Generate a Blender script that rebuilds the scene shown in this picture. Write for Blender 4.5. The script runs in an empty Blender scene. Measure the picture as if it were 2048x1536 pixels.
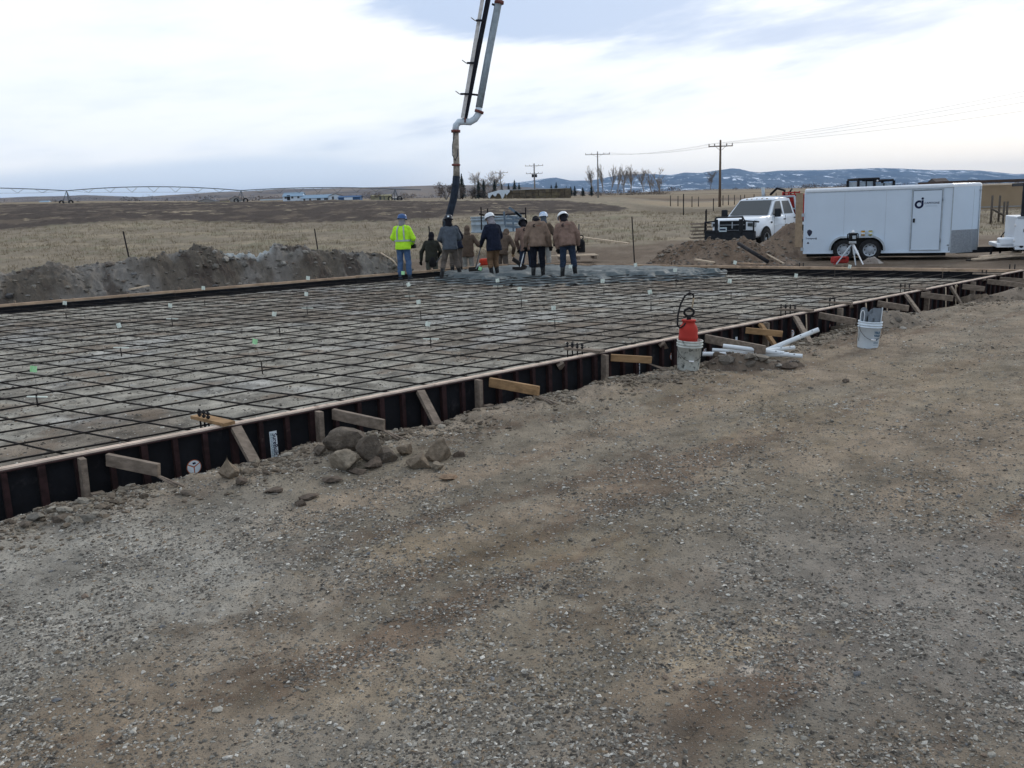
import bpy, bmesh, math, random
import numpy as np
from mathutils import Vector, Matrix, noise as mnoise
HAZE=3.6e-5
random.seed(7); RNG=np.random.RandomState(11)
S=bpy.context.scene; COL=S.collection
# ------------------------------------------------------------------ camera
F=1750.0; PITCH=math.atan(355/1750.0); ROLL=-0.035; H=1.75
def _R(p,r):
    cp,sp,cr,sr=math.cos(p),math.sin(p),math.cos(r),math.sin(r)
    return np.array([[cr,-sr,0],[sr,cr,0],[0,0,1]])@np.array([[1,0,0],[0,-sp,-cp],[0,cp,-sp]])
CM=_R(PITCH,ROLL)
cam=bpy.data.cameras.new('camera'); co=bpy.data.objects.new('camera',cam); COL.objects.link(co)
cam.sensor_width=36; cam.lens=F/2048*36; cam.clip_start=.1; cam.clip_end=80000
m=Matrix(((CM[0][0],-CM[1][0],-CM[2][0],0),(CM[0][1],-CM[1][1],-CM[2][1],0),(CM[0][2],-CM[1][2],-CM[2][2],H),(0,0,0,1)))
co.matrix_world=m; S.camera=co
S.view_settings.view_transform='Standard'; S.view_settings.look='None'; S.view_settings.exposure=0.5; S.view_settings.gamma=1
# ------------------------------------------------------------------ sky
SUN_EL=math.radians(28); SUN_AZ=math.radians(38)   # azimuth from +Y towards +X
W=bpy.data.worlds.new('World'); S.world=W; W.use_nodes=True
nt=W.node_tree; nt.nodes.clear(); NN=nt.nodes.new; LK=nt.links.new
def mathn(op,a,b=None,c=None,clamp=False,t=None):
    t=t or nt; n=t.nodes.new('ShaderNodeMath'); n.operation=op; n.use_clamp=clamp
    for i,v in enumerate((a,b,c)):
        if v is None: continue
        if hasattr(v,'links'): t.links.new(v,n.inputs[i])
        else: n.inputs[i].default_value=v
    return n.outputs[0]
def mixc(fac,a,b,t=None,mode='MIX'):
    t=t or nt; n=t.nodes.new('ShaderNodeMix'); n.data_type='RGBA'; n.blend_type=mode
    for i,v in ((0,fac),(6,a),(7,b)):
        if hasattr(v,'links'): t.links.new(v,n.inputs[i])
        else: n.inputs[i].default_value=(v if i==0 else tuple(v)+(1,) if len(v)==3 else v)
    return n.outputs[2]
def noisen(vec,scale,detail=4,rough=.55,t=None,dist=0,out=0):
    t=t or nt; n=t.nodes.new('ShaderNodeTexNoise'); n.inputs['Scale'].default_value=scale; n.inputs['Detail'].default_value=detail
    n.inputs['Roughness'].default_value=rough; n.inputs['Distortion'].default_value=dist
    if vec is not None: t.links.new(vec,n.inputs['Vector'])
    return n.outputs[out]
def mapr(v,a,b,c=0.,d=1.,t=None,smooth=True):
    t=t or nt; n=t.nodes.new('ShaderNodeMapRange'); n.clamp=True
    n.interpolation_type='SMOOTHSTEP' if smooth else 'LINEAR'
    t.links.new(v,n.inputs[0])
    for i,x in enumerate((a,b,c,d)): n.inputs[i+1].default_value=x
    return n.outputs[0]
sky=NN('ShaderNodeTexSky'); sky.sky_type='NISHITA'; sky.sun_disc=False; sky.sun_elevation=SUN_EL; sky.sun_rotation=SUN_AZ
sky.air_density=1.2; sky.dust_density=2.0
tc=NN('ShaderNodeTexCoord'); sep=NN('ShaderNodeSeparateXYZ'); LK(tc.outputs['Generated'],sep.inputs[0])
def stretched(sx,sz,ox=0,oy=0,oz=0,skew=0):
    c=NN('ShaderNodeCombineXYZ')
    LK(mathn('ADD',mathn('MULTIPLY',sep.outputs[0],sx),ox),c.inputs[0]); LK(mathn('ADD',mathn('MULTIPLY',sep.outputs[1],sx),oy),c.inputs[1])
    LK(mathn('ADD',mathn('ADD',mathn('MULTIPLY',sep.outputs[2],sz),mathn('MULTIPLY',sep.outputs[0],skew)),oz),c.inputs[2]); return c.outputs[0]
def blob(x,z,rx,rz):   # soft ellipse of cloud in direction (x, 1, z)
    yy=mathn('MAXIMUM',sep.outputs[1],.05)
    px=mathn('DIVIDE',sep.outputs[0],yy); pz=mathn('DIVIDE',sep.outputs[2],yy)
    a=mathn('POWER',mathn('DIVIDE',mathn('SUBTRACT',px,x),rx),2.0); b=mathn('POWER',mathn('DIVIDE',mathn('SUBTRACT',pz,z),rz),2.0)
    return mapr(mathn('ADD',a,b),0.,1.,1.,0.)
nb=noisen(stretched(2.2,11,3.1,1.7,0.4,-1.2),1.0,6,.58)
nc=noisen(stretched(5,26,8.1,2.7,3.4,-3.0),1.0,6,.6)
nd=noisen(stretched(11,60,1.1,6.7,2.4,-6.0),1.0,5,.6)
tex=mathn('ADD',mathn('MULTIPLY',nb,.5),mathn('ADD',mathn('MULTIPLY',nc,.33),mathn('MULTIPLY',nd,.17)))
def addall(*a):
    r=a[0]
    for v in a[1:]: r=mathn('ADD',r,v)
    return r
dark=addall(mathn('MULTIPLY',blob(-.02,.245,.30,.085),.42),mathn('MULTIPLY',blob(.22,.20,.34,.055),.30),mathn('MULTIPLY',blob(.50,.24,.30,.05),.22),
            mathn('MULTIPLY',blob(.06,.205,.26,.05),.25),mathn('MULTIPLY',blob(-.1,.03,.62,.035),-.02))
tex2=mathn('ADD',mathn('MULTIPLY',mathn('SUBTRACT',tex,.5),2.1),.5)
dens=mapr(mathn('ADD',tex2,mathn('MULTIPLY',dark,.95)),.60,.98,0.,1.)
bluel=addall(mathn('MULTIPLY',blob(-.42,.028,.42,.045),.7),mathn('MULTIPLY',blob(-.1,.06,.35,.035),.35))
bluem=mapr(mathn('ADD',mathn('MULTIPLY',bluel,.85),mathn('MULTIPLY',nb,.6)),.40,.90,0,1)
thin=mapr(tex2,.36,.76,0.,.75)
white=mixc(thin,(9.6,9.9,10.4),(7.9,8.6,9.6))
c1=mixc(bluem,white,(6.5,7.6,9.2))
c2=mixc(dens,c1,(4.9,5.9,7.8))
warm=mapr(sep.outputs[2],.0,.12,1.,0.)
wx=mapr(sep.outputs[0],-.1,.45,.15,1.)
c3=mixc(mathn('MULTIPLY',mathn('MULTIPLY',warm,wx),.8),c2,(12.2,11.4,9.9))
# the part of the sky behind the viewer and overhead is greyer and bluer
back=mapr(sep.outputs[1],-.3,.5,1.,0.)
up=mapr(sep.outputs[2],.25,.8,0.,1.)
c4=mixc(mathn('MAXIMUM',mathn('MULTIPLY',back,.85),mathn('MULTIPLY',up,.55)),c3,(5.7,6.5,7.7))
skyc=mixc(.88,sky.outputs[0],c4)
bg=NN('ShaderNodeBackground'); bg.inputs['Strength'].default_value=.088; LK(skyc,bg.inputs[0])
wo=NN('ShaderNodeOutputWorld'); LK(bg.outputs[0],wo.inputs[0])
sl=bpy.data.lights.new('sun','SUN'); sl.energy=.9; sl.angle=math.radians(14); sl.color=(1,.94,.86)
so=bpy.data.objects.new('sun',sl); COL.objects.link(so)
sd=Vector((math.sin(SUN_AZ)*math.cos(SUN_EL),math.cos(SUN_AZ)*math.cos(SUN_EL),math.sin(SUN_EL)))
so.rotation_euler=sd.to_track_quat('Z','Y').to_euler()
# ------------------------------------------------------------------ helpers: points on the site
def ray(x,y): return CM.T@np.array([(x-1024)/F,(y-768)/F,1.0])
def un(x,y,z=0.):
    d=ray(x,y); t=(z-H)/d[2]; return Vector((d[0]*t,d[1]*t,z))
def AT(x,y,D):
    d=ray(x,y); t=D/d[1]; return Vector((d[0]*t,D,H+d[2]*t))
def pr(P):
    c=CM@(np.array(P,float)-[0,0,H]); return (1024+F*c[0]/c[2],768+F*c[1]/c[2])
def edge(x): return 936-.1939*x
N0=un(0,936); N1=un(2043,540.0)
U=(N1-N0).normalized(); NV=Vector((-U.y,U.x,0))      # along the near form, and inwards
LEN=(N1-N0).length
L0=un(0,610); LC=un(1035,526.6); FC=un(2043,540.0)   # left form .. far corner .. near corner
def nearP(u,s,z): return Vector((N0.x+U.x*u-NV.x*s,N0.y+U.y*u-NV.y*s,z))
def u_of(P): return (P-N0).dot(U)
def s_of(P): return -(Vector(P)-N0).dot(NV)
def px_u(x): return u_of(un(x,edge(x)))
# ------------------------------------------------------------------ helpers: numpy noise
def _hash(ix,iy,seed):
    h=(ix.astype(np.int64)*374761393+iy.astype(np.int64)*668265263+seed*1442695041)&0xffffffff
    h=((h^(h>>13))*1274126177)&0xffffffff; h=h^(h>>16)
    return (h&0xffff)/65535.0
def vnoise(x,y,seed=0):
    ix=np.floor(x); iy=np.floor(y); fx=x-ix; fy=y-iy; fx=fx*fx*(3-2*fx); fy=fy*fy*(3-2*fy)
    a=_hash(ix,iy,seed); b=_hash(ix+1,iy,seed); c=_hash(ix,iy+1,seed); d=_hash(ix+1,iy+1,seed)
    return (a*(1-fx)+b*fx)*(1-fy)+(c*(1-fx)+d*fx)*fy
def fbm(x,y,sc=1.,octv=5,seed=0,gain=.5):
    r=0;a=1;t=0
    for o in range(octv):
        r=r+a*vnoise(x*sc*2**o+17.3*o,y*sc*2**o-9.1*o,seed+o*31); t+=a; a*=gain
    return r/t-.5     # about -.5 .. .5
def sm(x,a,b):
    t=np.clip((x-a)/(b-a),0,1); return t*t*(3-2*t)
# ------------------------------------------------------------------ helpers: materials
MATS={}
def mat(name,rgb,rough=.75,metal=0.,var=.18,scale=9.,bump=.0,bscale=30.,rgb2=None,fac2=.5,s2=3.,spec=.35,coat=0.,stretch=None):
    if name in MATS: return MATS[name]
    M=bpy.data.materials.new(name); M.use_nodes=True; t=M.node_tree; b=t.nodes['Principled BSDF']
    b.inputs['Roughness'].default_value=rough; b.inputs['Metallic'].default_value=metal; b.inputs['Specular IOR Level'].default_value=spec
    if coat: b.inputs['Coat Weight'].default_value=coat; b.inputs['Coat Roughness'].default_value=.08
    tcn=t.nodes.new('ShaderNodeTexCoord'); vec=tcn.outputs['Object']
    if stretch:
        mp=t.nodes.new('ShaderNodeMapping'); mp.inputs['Scale'].default_value=stretch; t.links.new(vec,mp.inputs[0]); vec=mp.outputs[0]
    n=noisen(vec,scale,5,.6,t)
    lo=tuple(c*(1-var) for c in rgb); hi=tuple(min(1,c*(1+var)) for c in rgb)
    c=mixc(mapr(n,.3,.7,0,1,t),lo,hi,t)
    if rgb2:
        n2=noisen(vec,s2,6,.65,t); c=mixc(mapr(n2,1-fac2-.08,1-fac2+.08,0,1,t),c,rgb2,t)
    t.links.new(c,b.inputs['Base Color'])
    t.links.new(mathn('ADD',mathn('MULTIPLY',n,.2),rough-.1,None,True,t),b.inputs['Roughness'])
    if bump:
        bp=t.nodes.new('ShaderNodeBump'); bp.inputs['Strength'].default_value=bump; bp.inputs['Distance'].default_value=.02
        t.links.new(noisen(vec,bscale,5,.6,t),bp.inputs['Height']); t.links.new(bp.outputs[0],b.inputs['Normal'])
    MATS[name]=M; return M
# ------------------------------------------------------------------ helpers: meshes
def link(name,me,m=None,parent=None,label=None):
    o=bpy.data.objects.new(name,me); COL.objects.link(o)
    if m is not None: me.materials.clear(); me.materials.append(m)
    if parent is not None:
        o.parent=parent; 
    if label: o['label']=label
    return o
def tag(o,label=None,cat=None,group=None,kind=None):
    if label: o['label']=label
    if cat: o['category']=cat
    if group: o['group']=group
    if kind: o['kind']=kind
    return o
def thing(name,label,cat,loc=(0,0,0),rz=0.,group=None,rx=0.,ry=0.):
    o=bpy.data.objects.new(name,None); COL.objects.link(o); o.location=loc; o.rotation_euler=(rx,ry,rz); o.empty_display_size=.1
    return tag(o,label,cat,group)
class MB:
    def __init__(s): s.v=[]; s.f=[]; s.sm=[]
    def add(s,vs,fs,smooth=False):
        k=len(s.v); s.v+= [tuple(v) for v in vs]; s.f+=[tuple(i+k for i in f) for f in fs]; s.sm+=[smooth]*len(fs); return s
    def box(s,c,d,R=None,bev=0):
        x,y,z=[a/2 for a in d]
        if bev:
            b=min(bev,x*.9,y*.9,z*.9); vs=[];
            bm=bmesh.new(); bmesh.ops.create_cube(bm,size=1)
            for v in bm.verts: v.co=Vector((v.co.x*2*x,v.co.y*2*y,v.co.z*2*z))
            bmesh.ops.bevel(bm,geom=list(bm.edges),offset=b,segments=2,affect='EDGES',profile=.5)
            vs=[v.co.copy() for v in bm.verts]; bm.verts.index_update(); fs=[[v.index for v in f.verts] for f in bm.faces]; bm.free()
        else:
            vs=[Vector((i*x,j*y,k*z)) for i in(-1,1) for j in(-1,1) for k in(-1,1)]
            fs=[(0,1,3,2),(4,6,7,5),(0,4,5,1),(2,3,7,6),(0,2,6,4),(1,5,7,3)]
        if R is not None: vs=[R@v for v in vs]
        c=Vector(c); return s.add([v+c for v in vs],fs)
    def bar(s,p0,p1,w,h,up=(0,0,1),bev=0):
        p0=Vector(p0);p1=Vector(p1); d=p1-p0; L=d.length; x=d.normalized(); u=Vector(up)
        if abs(x.dot(u))>.98: u=Vector((0,1,0))
        y=u.cross(x).normalized(); z=x.cross(y)
        R=Matrix((x,y,z)).transposed(); return s.box((p0+p1)/2,(L,w,h),R,bev)
    def tube(s,pts,r,n=8,cap=True,smooth=True):
        pts=[Vector(p) for p in pts]; m=len(pts); rr=r if isinstance(r,(list,tuple)) else [r]*m
        vs=[];fs=[]; prev=None
        for i,p in enumerate(pts):
            t=(pts[min(i+1,m-1)]-pts[max(i-1,0)]).normalized()
            if prev is None:
                a=Vector((0,0,1)) if abs(t.z)<.9 else Vector((1,0,0)); x=t.cross(a).normalized()
            else: x=(prev-t*prev.dot(t)).normalized()
            prev=x; y=t.cross(x)
            for k in range(n):
                a=2*math.pi*k/n; vs.append(p+(x*math.cos(a)+y*math.sin(a))*rr[i])
        for i in range(m-1):
            for k in range(n):
                a=i*n+k;b=i*n+(k+1)%n; fs.append((a,b,b+n,a+n))
        if cap: fs.append(tuple(range(n-1,-1,-1))); fs.append(tuple(range((m-1)*n,m*n)))
        return s.add(vs,fs,smooth)
    def lathe(s,prof,n=24,c=(0,0,0),axis='z',sx=1,sy=1,smooth=True,R=None,caps=False):
        vs=[];fs=[];m=len(prof)
        for r,z in prof:
            for k in range(n):
                a=2*math.pi*k/n; v=Vector((r*math.cos(a)*sx,r*math.sin(a)*sy,z))
                if axis=='y': v=Vector((v.x,v.z,v.y))
                if axis=='x': v=Vector((v.z,v.x,v.y))
                if R is not None: v=R@v
                vs.append(v+Vector(c))
        for i in range(m-1):
            for k in range(n):
                a=i*n+k;b=i*n+(k+1)%n; fs.append((a,b,b+n,a+n))
        if caps: fs.append(tuple(range(n-1,-1,-1))); fs.append(tuple(range((m-1)*n,m*n)))
        return s.add(vs,fs,smooth)
    def capsule(s,p0,p1,r0,r1,n=14):
        p0=Vector(p0);p1=Vector(p1); d=p1-p0; L=max(d.length,1e-5); t=d/L; pts=[];rr=[]
        for a in (-90,-60,-30,0): a=math.radians(a); pts.append(p0+t*(math.sin(a)*r0)); rr.append(max(1e-4,math.cos(a)*r0))
        for a in (0,30,60,90): a=math.radians(a); pts.append(p1+t*(math.sin(a)*r1)); rr.append(max(1e-4,math.cos(a)*r1))
        return s.tube(pts,rr,n)
    def ell(s,c,r,R=None,n=16,m=10):
        prof=[(max(1e-4,math.cos(math.radians(a))),math.sin(math.radians(a))) for a in np.linspace(-90,90,m)]
        vs=[];fs=[]
        for q,z in prof:
            for k in range(n):
                a=2*math.pi*k/n; v=Vector((q*math.cos(a)*r[0],q*math.sin(a)*r[1],z*r[2]))
                if R is not None: v=R@v
                vs.append(v+Vector(c))
        for i in range(m-1):
            for k in range(n):
                a=i*n+k;b=i*n+(k+1)%n; fs.append((a,b,b+n,a+n))
        return s.add(vs,fs,True)
    def loft(s,rings,cap=True,smooth=True):
        n=len(rings[0]); vs=[v for r in rings for v in r]; fs=[]
        for i in range(len(rings)-1):
            for k in range(n):
                a=i*n+k;b=i*n+(k+1)%n; fs.append((a,b,b+n,a+n))
        if cap: fs.append(tuple(range(n-1,-1,-1))); fs.append(tuple(range((len(rings)-1)*n,len(rings)*n)))
        return s.add(vs,fs,smooth)
    def prism(s,poly,z0,z1,fn=lambda x,y,z:(x,y,z)):
        n=len(poly); vs=[fn(x,y,z0) for x,y in poly]+[fn(x,y,z1) for x,y in poly]
        fs=[tuple(range(n-1,-1,-1)),tuple(range(n,2*n))]+[(k,(k+1)%n,(k+1)%n+n,k+n) for k in range(n)]
        return s.add(vs,fs)
    def mesh(s,name):
        me=bpy.data.meshes.new(name); me.from_pydata(s.v,[],s.f)
        me.polygons.foreach_set('use_smooth',s.sm); me.update(); return me
    def fix(s,me):
        bm=bmesh.new(); bm.from_mesh(me); bmesh.ops.recalc_face_normals(bm,faces=list(bm.faces)); bm.to_mesh(me); bm.free()
    def build(s,name,m,parent=None,label=None,world=False,recalc=True):
        if world and parent is not None:
            L=Vector(parent.location); s.v=[(v[0]-L.x,v[1]-L.y,v[2]-L.z) for v in s.v]
        me=s.mesh(name)
        if recalc and len(s.f)<60000: s.fix(me)
        return link(name,me,m,parent,label)
def npmesh(name,V,Fq,m,smooth=True,attr=None):
    """big grid meshes; V (n,3), Fq (k,4 or 3)"""
    me=bpy.data.meshes.new(name); n=len(V); k=len(Fq); w=Fq.shape[1]
    me.vertices.add(n); me.vertices.foreach_set('co',np.ascontiguousarray(V,dtype=np.float32).ravel())
    me.loops.add(k*w); me.loops.foreach_set('vertex_index',Fq.astype(np.int32).ravel())
    me.polygons.add(k); me.polygons.foreach_set('loop_start',np.arange(0,k*w,w,dtype=np.int32))
    try: me.polygons.foreach_set('loop_total',np.full(k,w,dtype=np.int32))
    except Exception: pass
    me.update(calc_edges=True)
    me.polygons.foreach_set('use_smooth',np.full(k,smooth,dtype=bool))
    if attr is not None:
        for an,data in attr.items():
            a=me.color_attributes.new(an,'FLOAT_COLOR','POINT'); a.data.foreach_set('color',np.ascontiguousarray(data,dtype=np.float32).ravel())
    me.update(); return link(name,me,m)
def gridfaces(nr,nc):
    i=np.arange(nr-1)[:,None]*nc+np.arange(nc-1)[None,:]; i=i.ravel()
    return np.stack([i,i+1,i+nc+1,i+nc],1)
def remesh(mb,name,vox,smooth=2,disp=0.,dsc=.06):
    me=mb.mesh(name+'_src'); mb.fix(me); o=bpy.data.objects.new('tmp',me); COL.objects.link(o)
    r=o.modifiers.new('r','REMESH'); r.mode='VOXEL'; r.voxel_size=vox; r.use_smooth_shade=True
    if smooth: q=o.modifiers.new('s','SMOOTH'); q.factor=.6; q.iterations=smooth
    if disp:
        tx=bpy.data.textures.new('wrinkle','CLOUDS'); tx.noise_scale=dsc; tx.noise_depth=2
        d=o.modifiers.new('d','DISPLACE'); d.texture=tx; d.strength=disp; d.mid_level=.5
    dg=bpy.context.evaluated_depsgraph_get(); ev=o.evaluated_get(dg); out=bpy.data.meshes.new_from_object(ev); out.name=name
    bpy.data.objects.remove(o); bpy.data.meshes.remove(me)
    out.polygons.foreach_set('use_smooth',[True]*len(out.polygons)); return out
def textobj(s,size,m,parent,M,name='lettering',ext=.002,bold=0.0,sx=1.0):
    cu=bpy.data.curves.new('t','FONT'); cu.body=s; cu.size=size; cu.extrude=ext; cu.align_x='CENTER'; cu.align_y='CENTER'; cu.offset=bold
    o=bpy.data.objects.new('t',cu); COL.objects.link(o); dg=bpy.context.evaluated_depsgraph_get()
    me=bpy.data.meshes.new_from_object(o.evaluated_get(dg)); bpy.data.objects.remove(o)
    me.transform(Matrix.Diagonal((sx,1,1,1))); me.transform(M); me.name=name
    return link(name,me,m,parent)
def frame(o,x,y):   # matrix with columns x (right), y (up), z = x cross y at origin o
    x=Vector(x).normalized(); y=Vector(y); y=(y-x*y.dot(x)).normalized(); z=x.cross(y)
    return Matrix(((x.x,y.x,z.x,o[0]),(x.y,y.y,z.y,o[1]),(x.z,y.z,z.z,o[2]),(0,0,0,1)))
# ================================================================== ground
ZC_U=np.array([-9,-.5,-.1,.35,1,1.95,2.34,3.6,4.1,5.3,5.9,7.2,8.8,10.3,11.8,15,18.6,24]); ZC=np.array([-.3,-.3,-.29,-.25,-.25,-.27,-.21,-.29,-.23,-.28,-.24,-.28,-.32,-.3,-.26,-.3,-.36,-.4])
TD=np.array([30,36,60,95,130,200,400,3000,30000.])
TX=np.array([-700,0,640,900,1200,1400,1600,2000,2800])
TY=np.array([ # rows: x cols at distances 60,95,130,200,400,3000,30000
 [466,428,414,412,410,406,406],[464,426,411,410,409,405,405],[448,413,402,402,402,398,398],[440,410,401,400,400,394,394],
 [432,409,400,395,392,388,388],[430,420,412,400,389,380,379],[424,412,404,394,384,376,375],[424,418.5,411,395,376,367,366],[405,399,390,372,352,343,342]])
TZ=np.zeros((len(TX),len(TD)))
for i,x in enumerate(TX):
    TZ[i,0]=-.34; TZ[i,1]=-.20
    for j in range(7): TZ[i,j+2]=AT(x,TY[i,j],TD[j+2]).z
TB=np.array([AT(x,400,1.0).x for x in TX])
def terrain(X,Y):
    R=np.hypot(X,Y); D=np.maximum(Y,R*.55); D=np.maximum(D,1e-3)
    b=np.clip(X/np.maximum(D,.01),TB[0],TB[-1]); ld=np.log(np.clip(D,30,30000)); lt=np.log(TD)
    ib=np.clip(np.searchsorted(TB,b)-1,0,len(TB)-2); fb=(b-TB[ib])/(TB[ib+1]-TB[ib])
    jd=np.clip(np.searchsorted(lt,ld)-1,0,len(TD)-2); fd=(ld-lt[jd])/(lt[jd+1]-lt[jd])
    # interpolate linearly in distance within a cell
    Dc=np.clip(D,30,30000); fl=(Dc-TD[jd])/(TD[jd+1]-TD[jd]); 
    z0=TZ[ib,jd]*(1-fl)+TZ[ib,jd+1]*fl; z1=TZ[ib+1,jd]*(1-fl)+TZ[ib+1,jd+1]*fl
    fb=fb*fb*(3-2*fb)
    z=z0*(1-fb)+z1*fb
    return z, D
LD=(LC-L0).normalized(); LN=Vector((-LD.y,LD.x,0)); FD=(FC-LC).normalized(); FN=Vector((-FD.y,FD.x,0))
def site(X,Y):
    u=(X-N0.x)*U.x+(Y-N0.y)*U.y; s=-((X-N0.x)*NV.x+(Y-N0.y)*NV.y)
    l=(X-L0.x)*LN.x+(Y-L0.y)*LN.y      # >0 beyond the left form
    f=(X-LC.x)*FN.x+(Y-LC.y)*FN.y      # >0 beyond the far form
    return u,s,l,f
def gz(X,Y,detail=True):
    X=np.asarray(X,float);Y=np.asarray(Y,float)
    z,D=terrain(X,Y); u,s,l,f=site(X,Y)
    near=(s>-.02)&(u<LEN+3)
    zc=np.interp(u,ZC_U,ZC)
    n1=fbm(X,Y,.9,4,3)
    crest=.42+.16*fbm(X,Y,2.2,4,9)*2
    zy=-.30+(zc+.30)*(1-sm(s,.5,1.5))
    if detail:
        zy=zy+n1*.05*sm(s,.2,1.)+fbm(X,Y,5,4,21)*.035+fbm(X,Y,20,3,5)*.012
        zy=zy+np.maximum(0,fbm(X,Y,3.2,4,77)-.08)*.22*np.exp(-((s-.75)/.45)**2)
    tr=1-sm(s,crest-.22,crest)
    zy=zy-tr*.36
    w=sm(D,16,26); wr=sm(u,LEN-1,LEN+4)
    zn=zy*(1-w*wr)+(-.34)*w*wr
    zz=np.where(near,zn,z)
    inside=(s<=-.02)&(l<0.02)&(f<0.02)
    if detail: zz=np.where(~near,zz+fbm(X,Y,.35,4,12)*.07*sm(D,28,50)*np.clip(D/60,0,2)+fbm(X,Y,2,3,14)*.05,zz)
    # the far side of the yard joins the near side smoothly
    zz=np.where(inside,-.5,zz)
    zz=np.where(u<-8,np.where(near,zy,np.minimum(z,-.3)),zz)
    return zz
def GZ(x,y): return float(gz(np.array([x]),np.array([y]))[0])
def onground(x,D,dz=0.):
    X=AT(x,400,D).x; return Vector((X,D,GZ(X,D)+dz))
# polar sheet round the photographer
b1=np.radians(np.concatenate([np.linspace(-180,-42,40)[:-1],np.linspace(-42,42,600),np.linspace(42,180,40)[1:]]))
d=[.3]
while d[-1]<21000:
    q=d[-1]; d.append(q*(1.03 if q<2.4 else 1.0085 if q<26 else 1.012 if q<150 else 1.03 if q<2000 else 1.09))
dd=np.array(d); BB,DD=np.meshgrid(b1,dd); GX=np.sin(BB)*DD; GY=np.cos(BB)*DD
GZZ=gz(GX.ravel(),GY.ravel()).reshape(GX.shape)
V=np.stack([GX.ravel(),GY.ravel(),GZZ.ravel()],1)
c=(V-[0,0,H])@CM.T; zf=np.maximum(c[:,2],.05); PX=1024+F*c[:,0]/zf; PY=768+F*c[:,1]/zf; front=c[:,2]>.2
uu,ss,ll,ff=site(V[:,0],V[:,1]); _,DT=terrain(V[:,0],V[:,1])
def col3(*a): return np.array(a,float)
colr=np.tile(col3(.145,.135,.112),(len(V),1)); peb=np.ones(len(V))
x,y=V[:,0],V[:,1]
nL=fbm(x,y,.35,5,40); nM=fbm(x,y,1.1,5,41); nS=fbm(x,y,4.,4,42)
def blend(mask,c): 
    global colr; mask=np.clip(mask,0,1)[:,None]; colr=colr*(1-mask)+col3(*c)*mask
# soils of the yard: grey gravel, tan packed dirt, dark damp streaks along the wheel tracks
along=(x*U.x+y*U.y); acr=(-x*U.y+y*U.x)
trk=fbm(along*.30,acr*1.9,1.,5,50)+.30*nL+fbm(x,y,13,3,51)*.22
blend(sm(trk,-.10,.12)*.9,(.163,.141,.112))
blend(sm(fbm(along*.4,acr*2.6,1.,5,60)+fbm(x,y,15,3,61)*.25,.07,.20)*.75,(.095,.073,.056))
gre=un(150,1150,-.3); blend((1-sm(np.hypot((x-gre.x),(y-gre.y))+nM*1.2,.7,1.9))*.95,(.20,.205,.195))
gre=un(1900,1250,-.3); blend((1-sm(np.hypot((x-gre.x)*.9,(y-gre.y)*.8)+nM*1.0,.5,1.5))*.9,(.145,.145,.14))
gre=un(1000,1480,-.3); blend((1-sm(np.hypot((x-gre.x)*.5,(y-gre.y)*1.2)+nM*.7,.2,.6))*.5,(.16,.16,.15))
for (qx,qy,rx,ry,cc,am) in ((1480,1290,.5,.3,(.27,.24,.185),.9),(1560,1370,.32,.12,(.08,.055,.04),.8),(1500,1340,.1,.06,(.36,.35,.33),.8),(430,1255,.5,.14,(.085,.068,.05),.8),(1150,1250,.5,.2,(.095,.07,.05),.5),
    (880,1390,.6,.14,(.19,.165,.125),.6),(960,1100,.8,.35,(.17,.145,.10),.5),(1250,1180,.6,.25,(.10,.08,.062),.5),(600,1180,.4,.2,(.16,.14,.11),.5),(1500,800,1.2,1.5,(.175,.15,.105),.6),(1900,760,1.5,2,(.165,.14,.1),.6)):
    q=un(qx,qy,-.3); blend((1-sm(np.hypot((x-q.x)/rx,(y-q.y)/ry)+nM*1.6+nS*1.5+fbm(x,y,18,4,46)*2.6,.35,1.15))*am*.75,cc)
blend((1-sm(np.abs(ss-.45)+nM*.2,.1,.55))*(ss>0)*.6,(.19,.175,.15))
nearm=(ss>-.05)&(uu<LEN+3)&(uu>-8)
# bare brown dirt beyond the forms, dry grass further out
far=~nearm
fd=np.where(far,1.,0.)
blend(fd,(.115,.085,.06)); blend(fd*sm(nM,-.05,.2)*.6,(.17,.135,.1)); peb=np.where(far,.45,peb)
wy=PY+nM*10*np.clip(40/np.maximum(DT,1),0.1,1)+nL*6
gl=np.interp(PX,[0,800,1000,1100,1240,1420,1600,1990,2100],[545,520,512,505,490,478,452,470,475])
grass=far&front&(PY<gl+nM*16)&(DT>26)
gf=sm(gl-wy,-3,4)*fd
blend(gf,(.20,.168,.124)); blend(gf*sm(nM+nS*.3,0.,.22)*.75,(.15,.125,.09)); blend(gf*sm(fbm(x*.25,y*.9,1.,5,92),.02,.2)*.7,(.27,.225,.155)); blend(gf*sm(fbm(x,y,.8,4,90),.08,.2)*.5,(.16,.155,.10))
peb=np.where(gf>.5,0.,peb)
# plowed field
pb=np.interp(PX,[-200,0,150,300,500,640,820,960,1060,1160,1235,1300],[470,461,450,441,446,447,441,430,430,428,424,405])
pt=np.interp(PX,[-200,0,300,640,700,850,1000,1120,1230,1300],[412,409,405,401,401,403,402,401,412,425])
plow=front&(wy<pb)&(PY>pt)&(PX<1262)&(DT>45)&(DT<190)
pf=(sm(pb-wy,-1.5,2.5)*sm(PY-pt,-1.,1.5)*(PX<1275)*front*(DT>45)*(DT<200))
blend(pf,(.048,.037,.031)); blend(pf*sm(nM+nS*.4,.0,.2)*.6,(.035,.026,.021)); blend(pf*sm(fbm(x*.5,y*.25,1.,4,64),.06,.18)*.6,(.12,.095,.07)); 
strk=fbm(x*.10,y*.8,1.,4,66); blend(pf*sm(strk,.19,.27)*.8*(PX<1300),(.26,.215,.15))
aa=(x-AT(720,402,100).x)/np.maximum(170-y,8); strk2=fbm(aa*42,y*.02,1.,2,68)
blend(pf*(1-sm(np.abs(PX-700),80,150))*sm(strk2,.16,.26)*.7,(.25,.21,.15))
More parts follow.
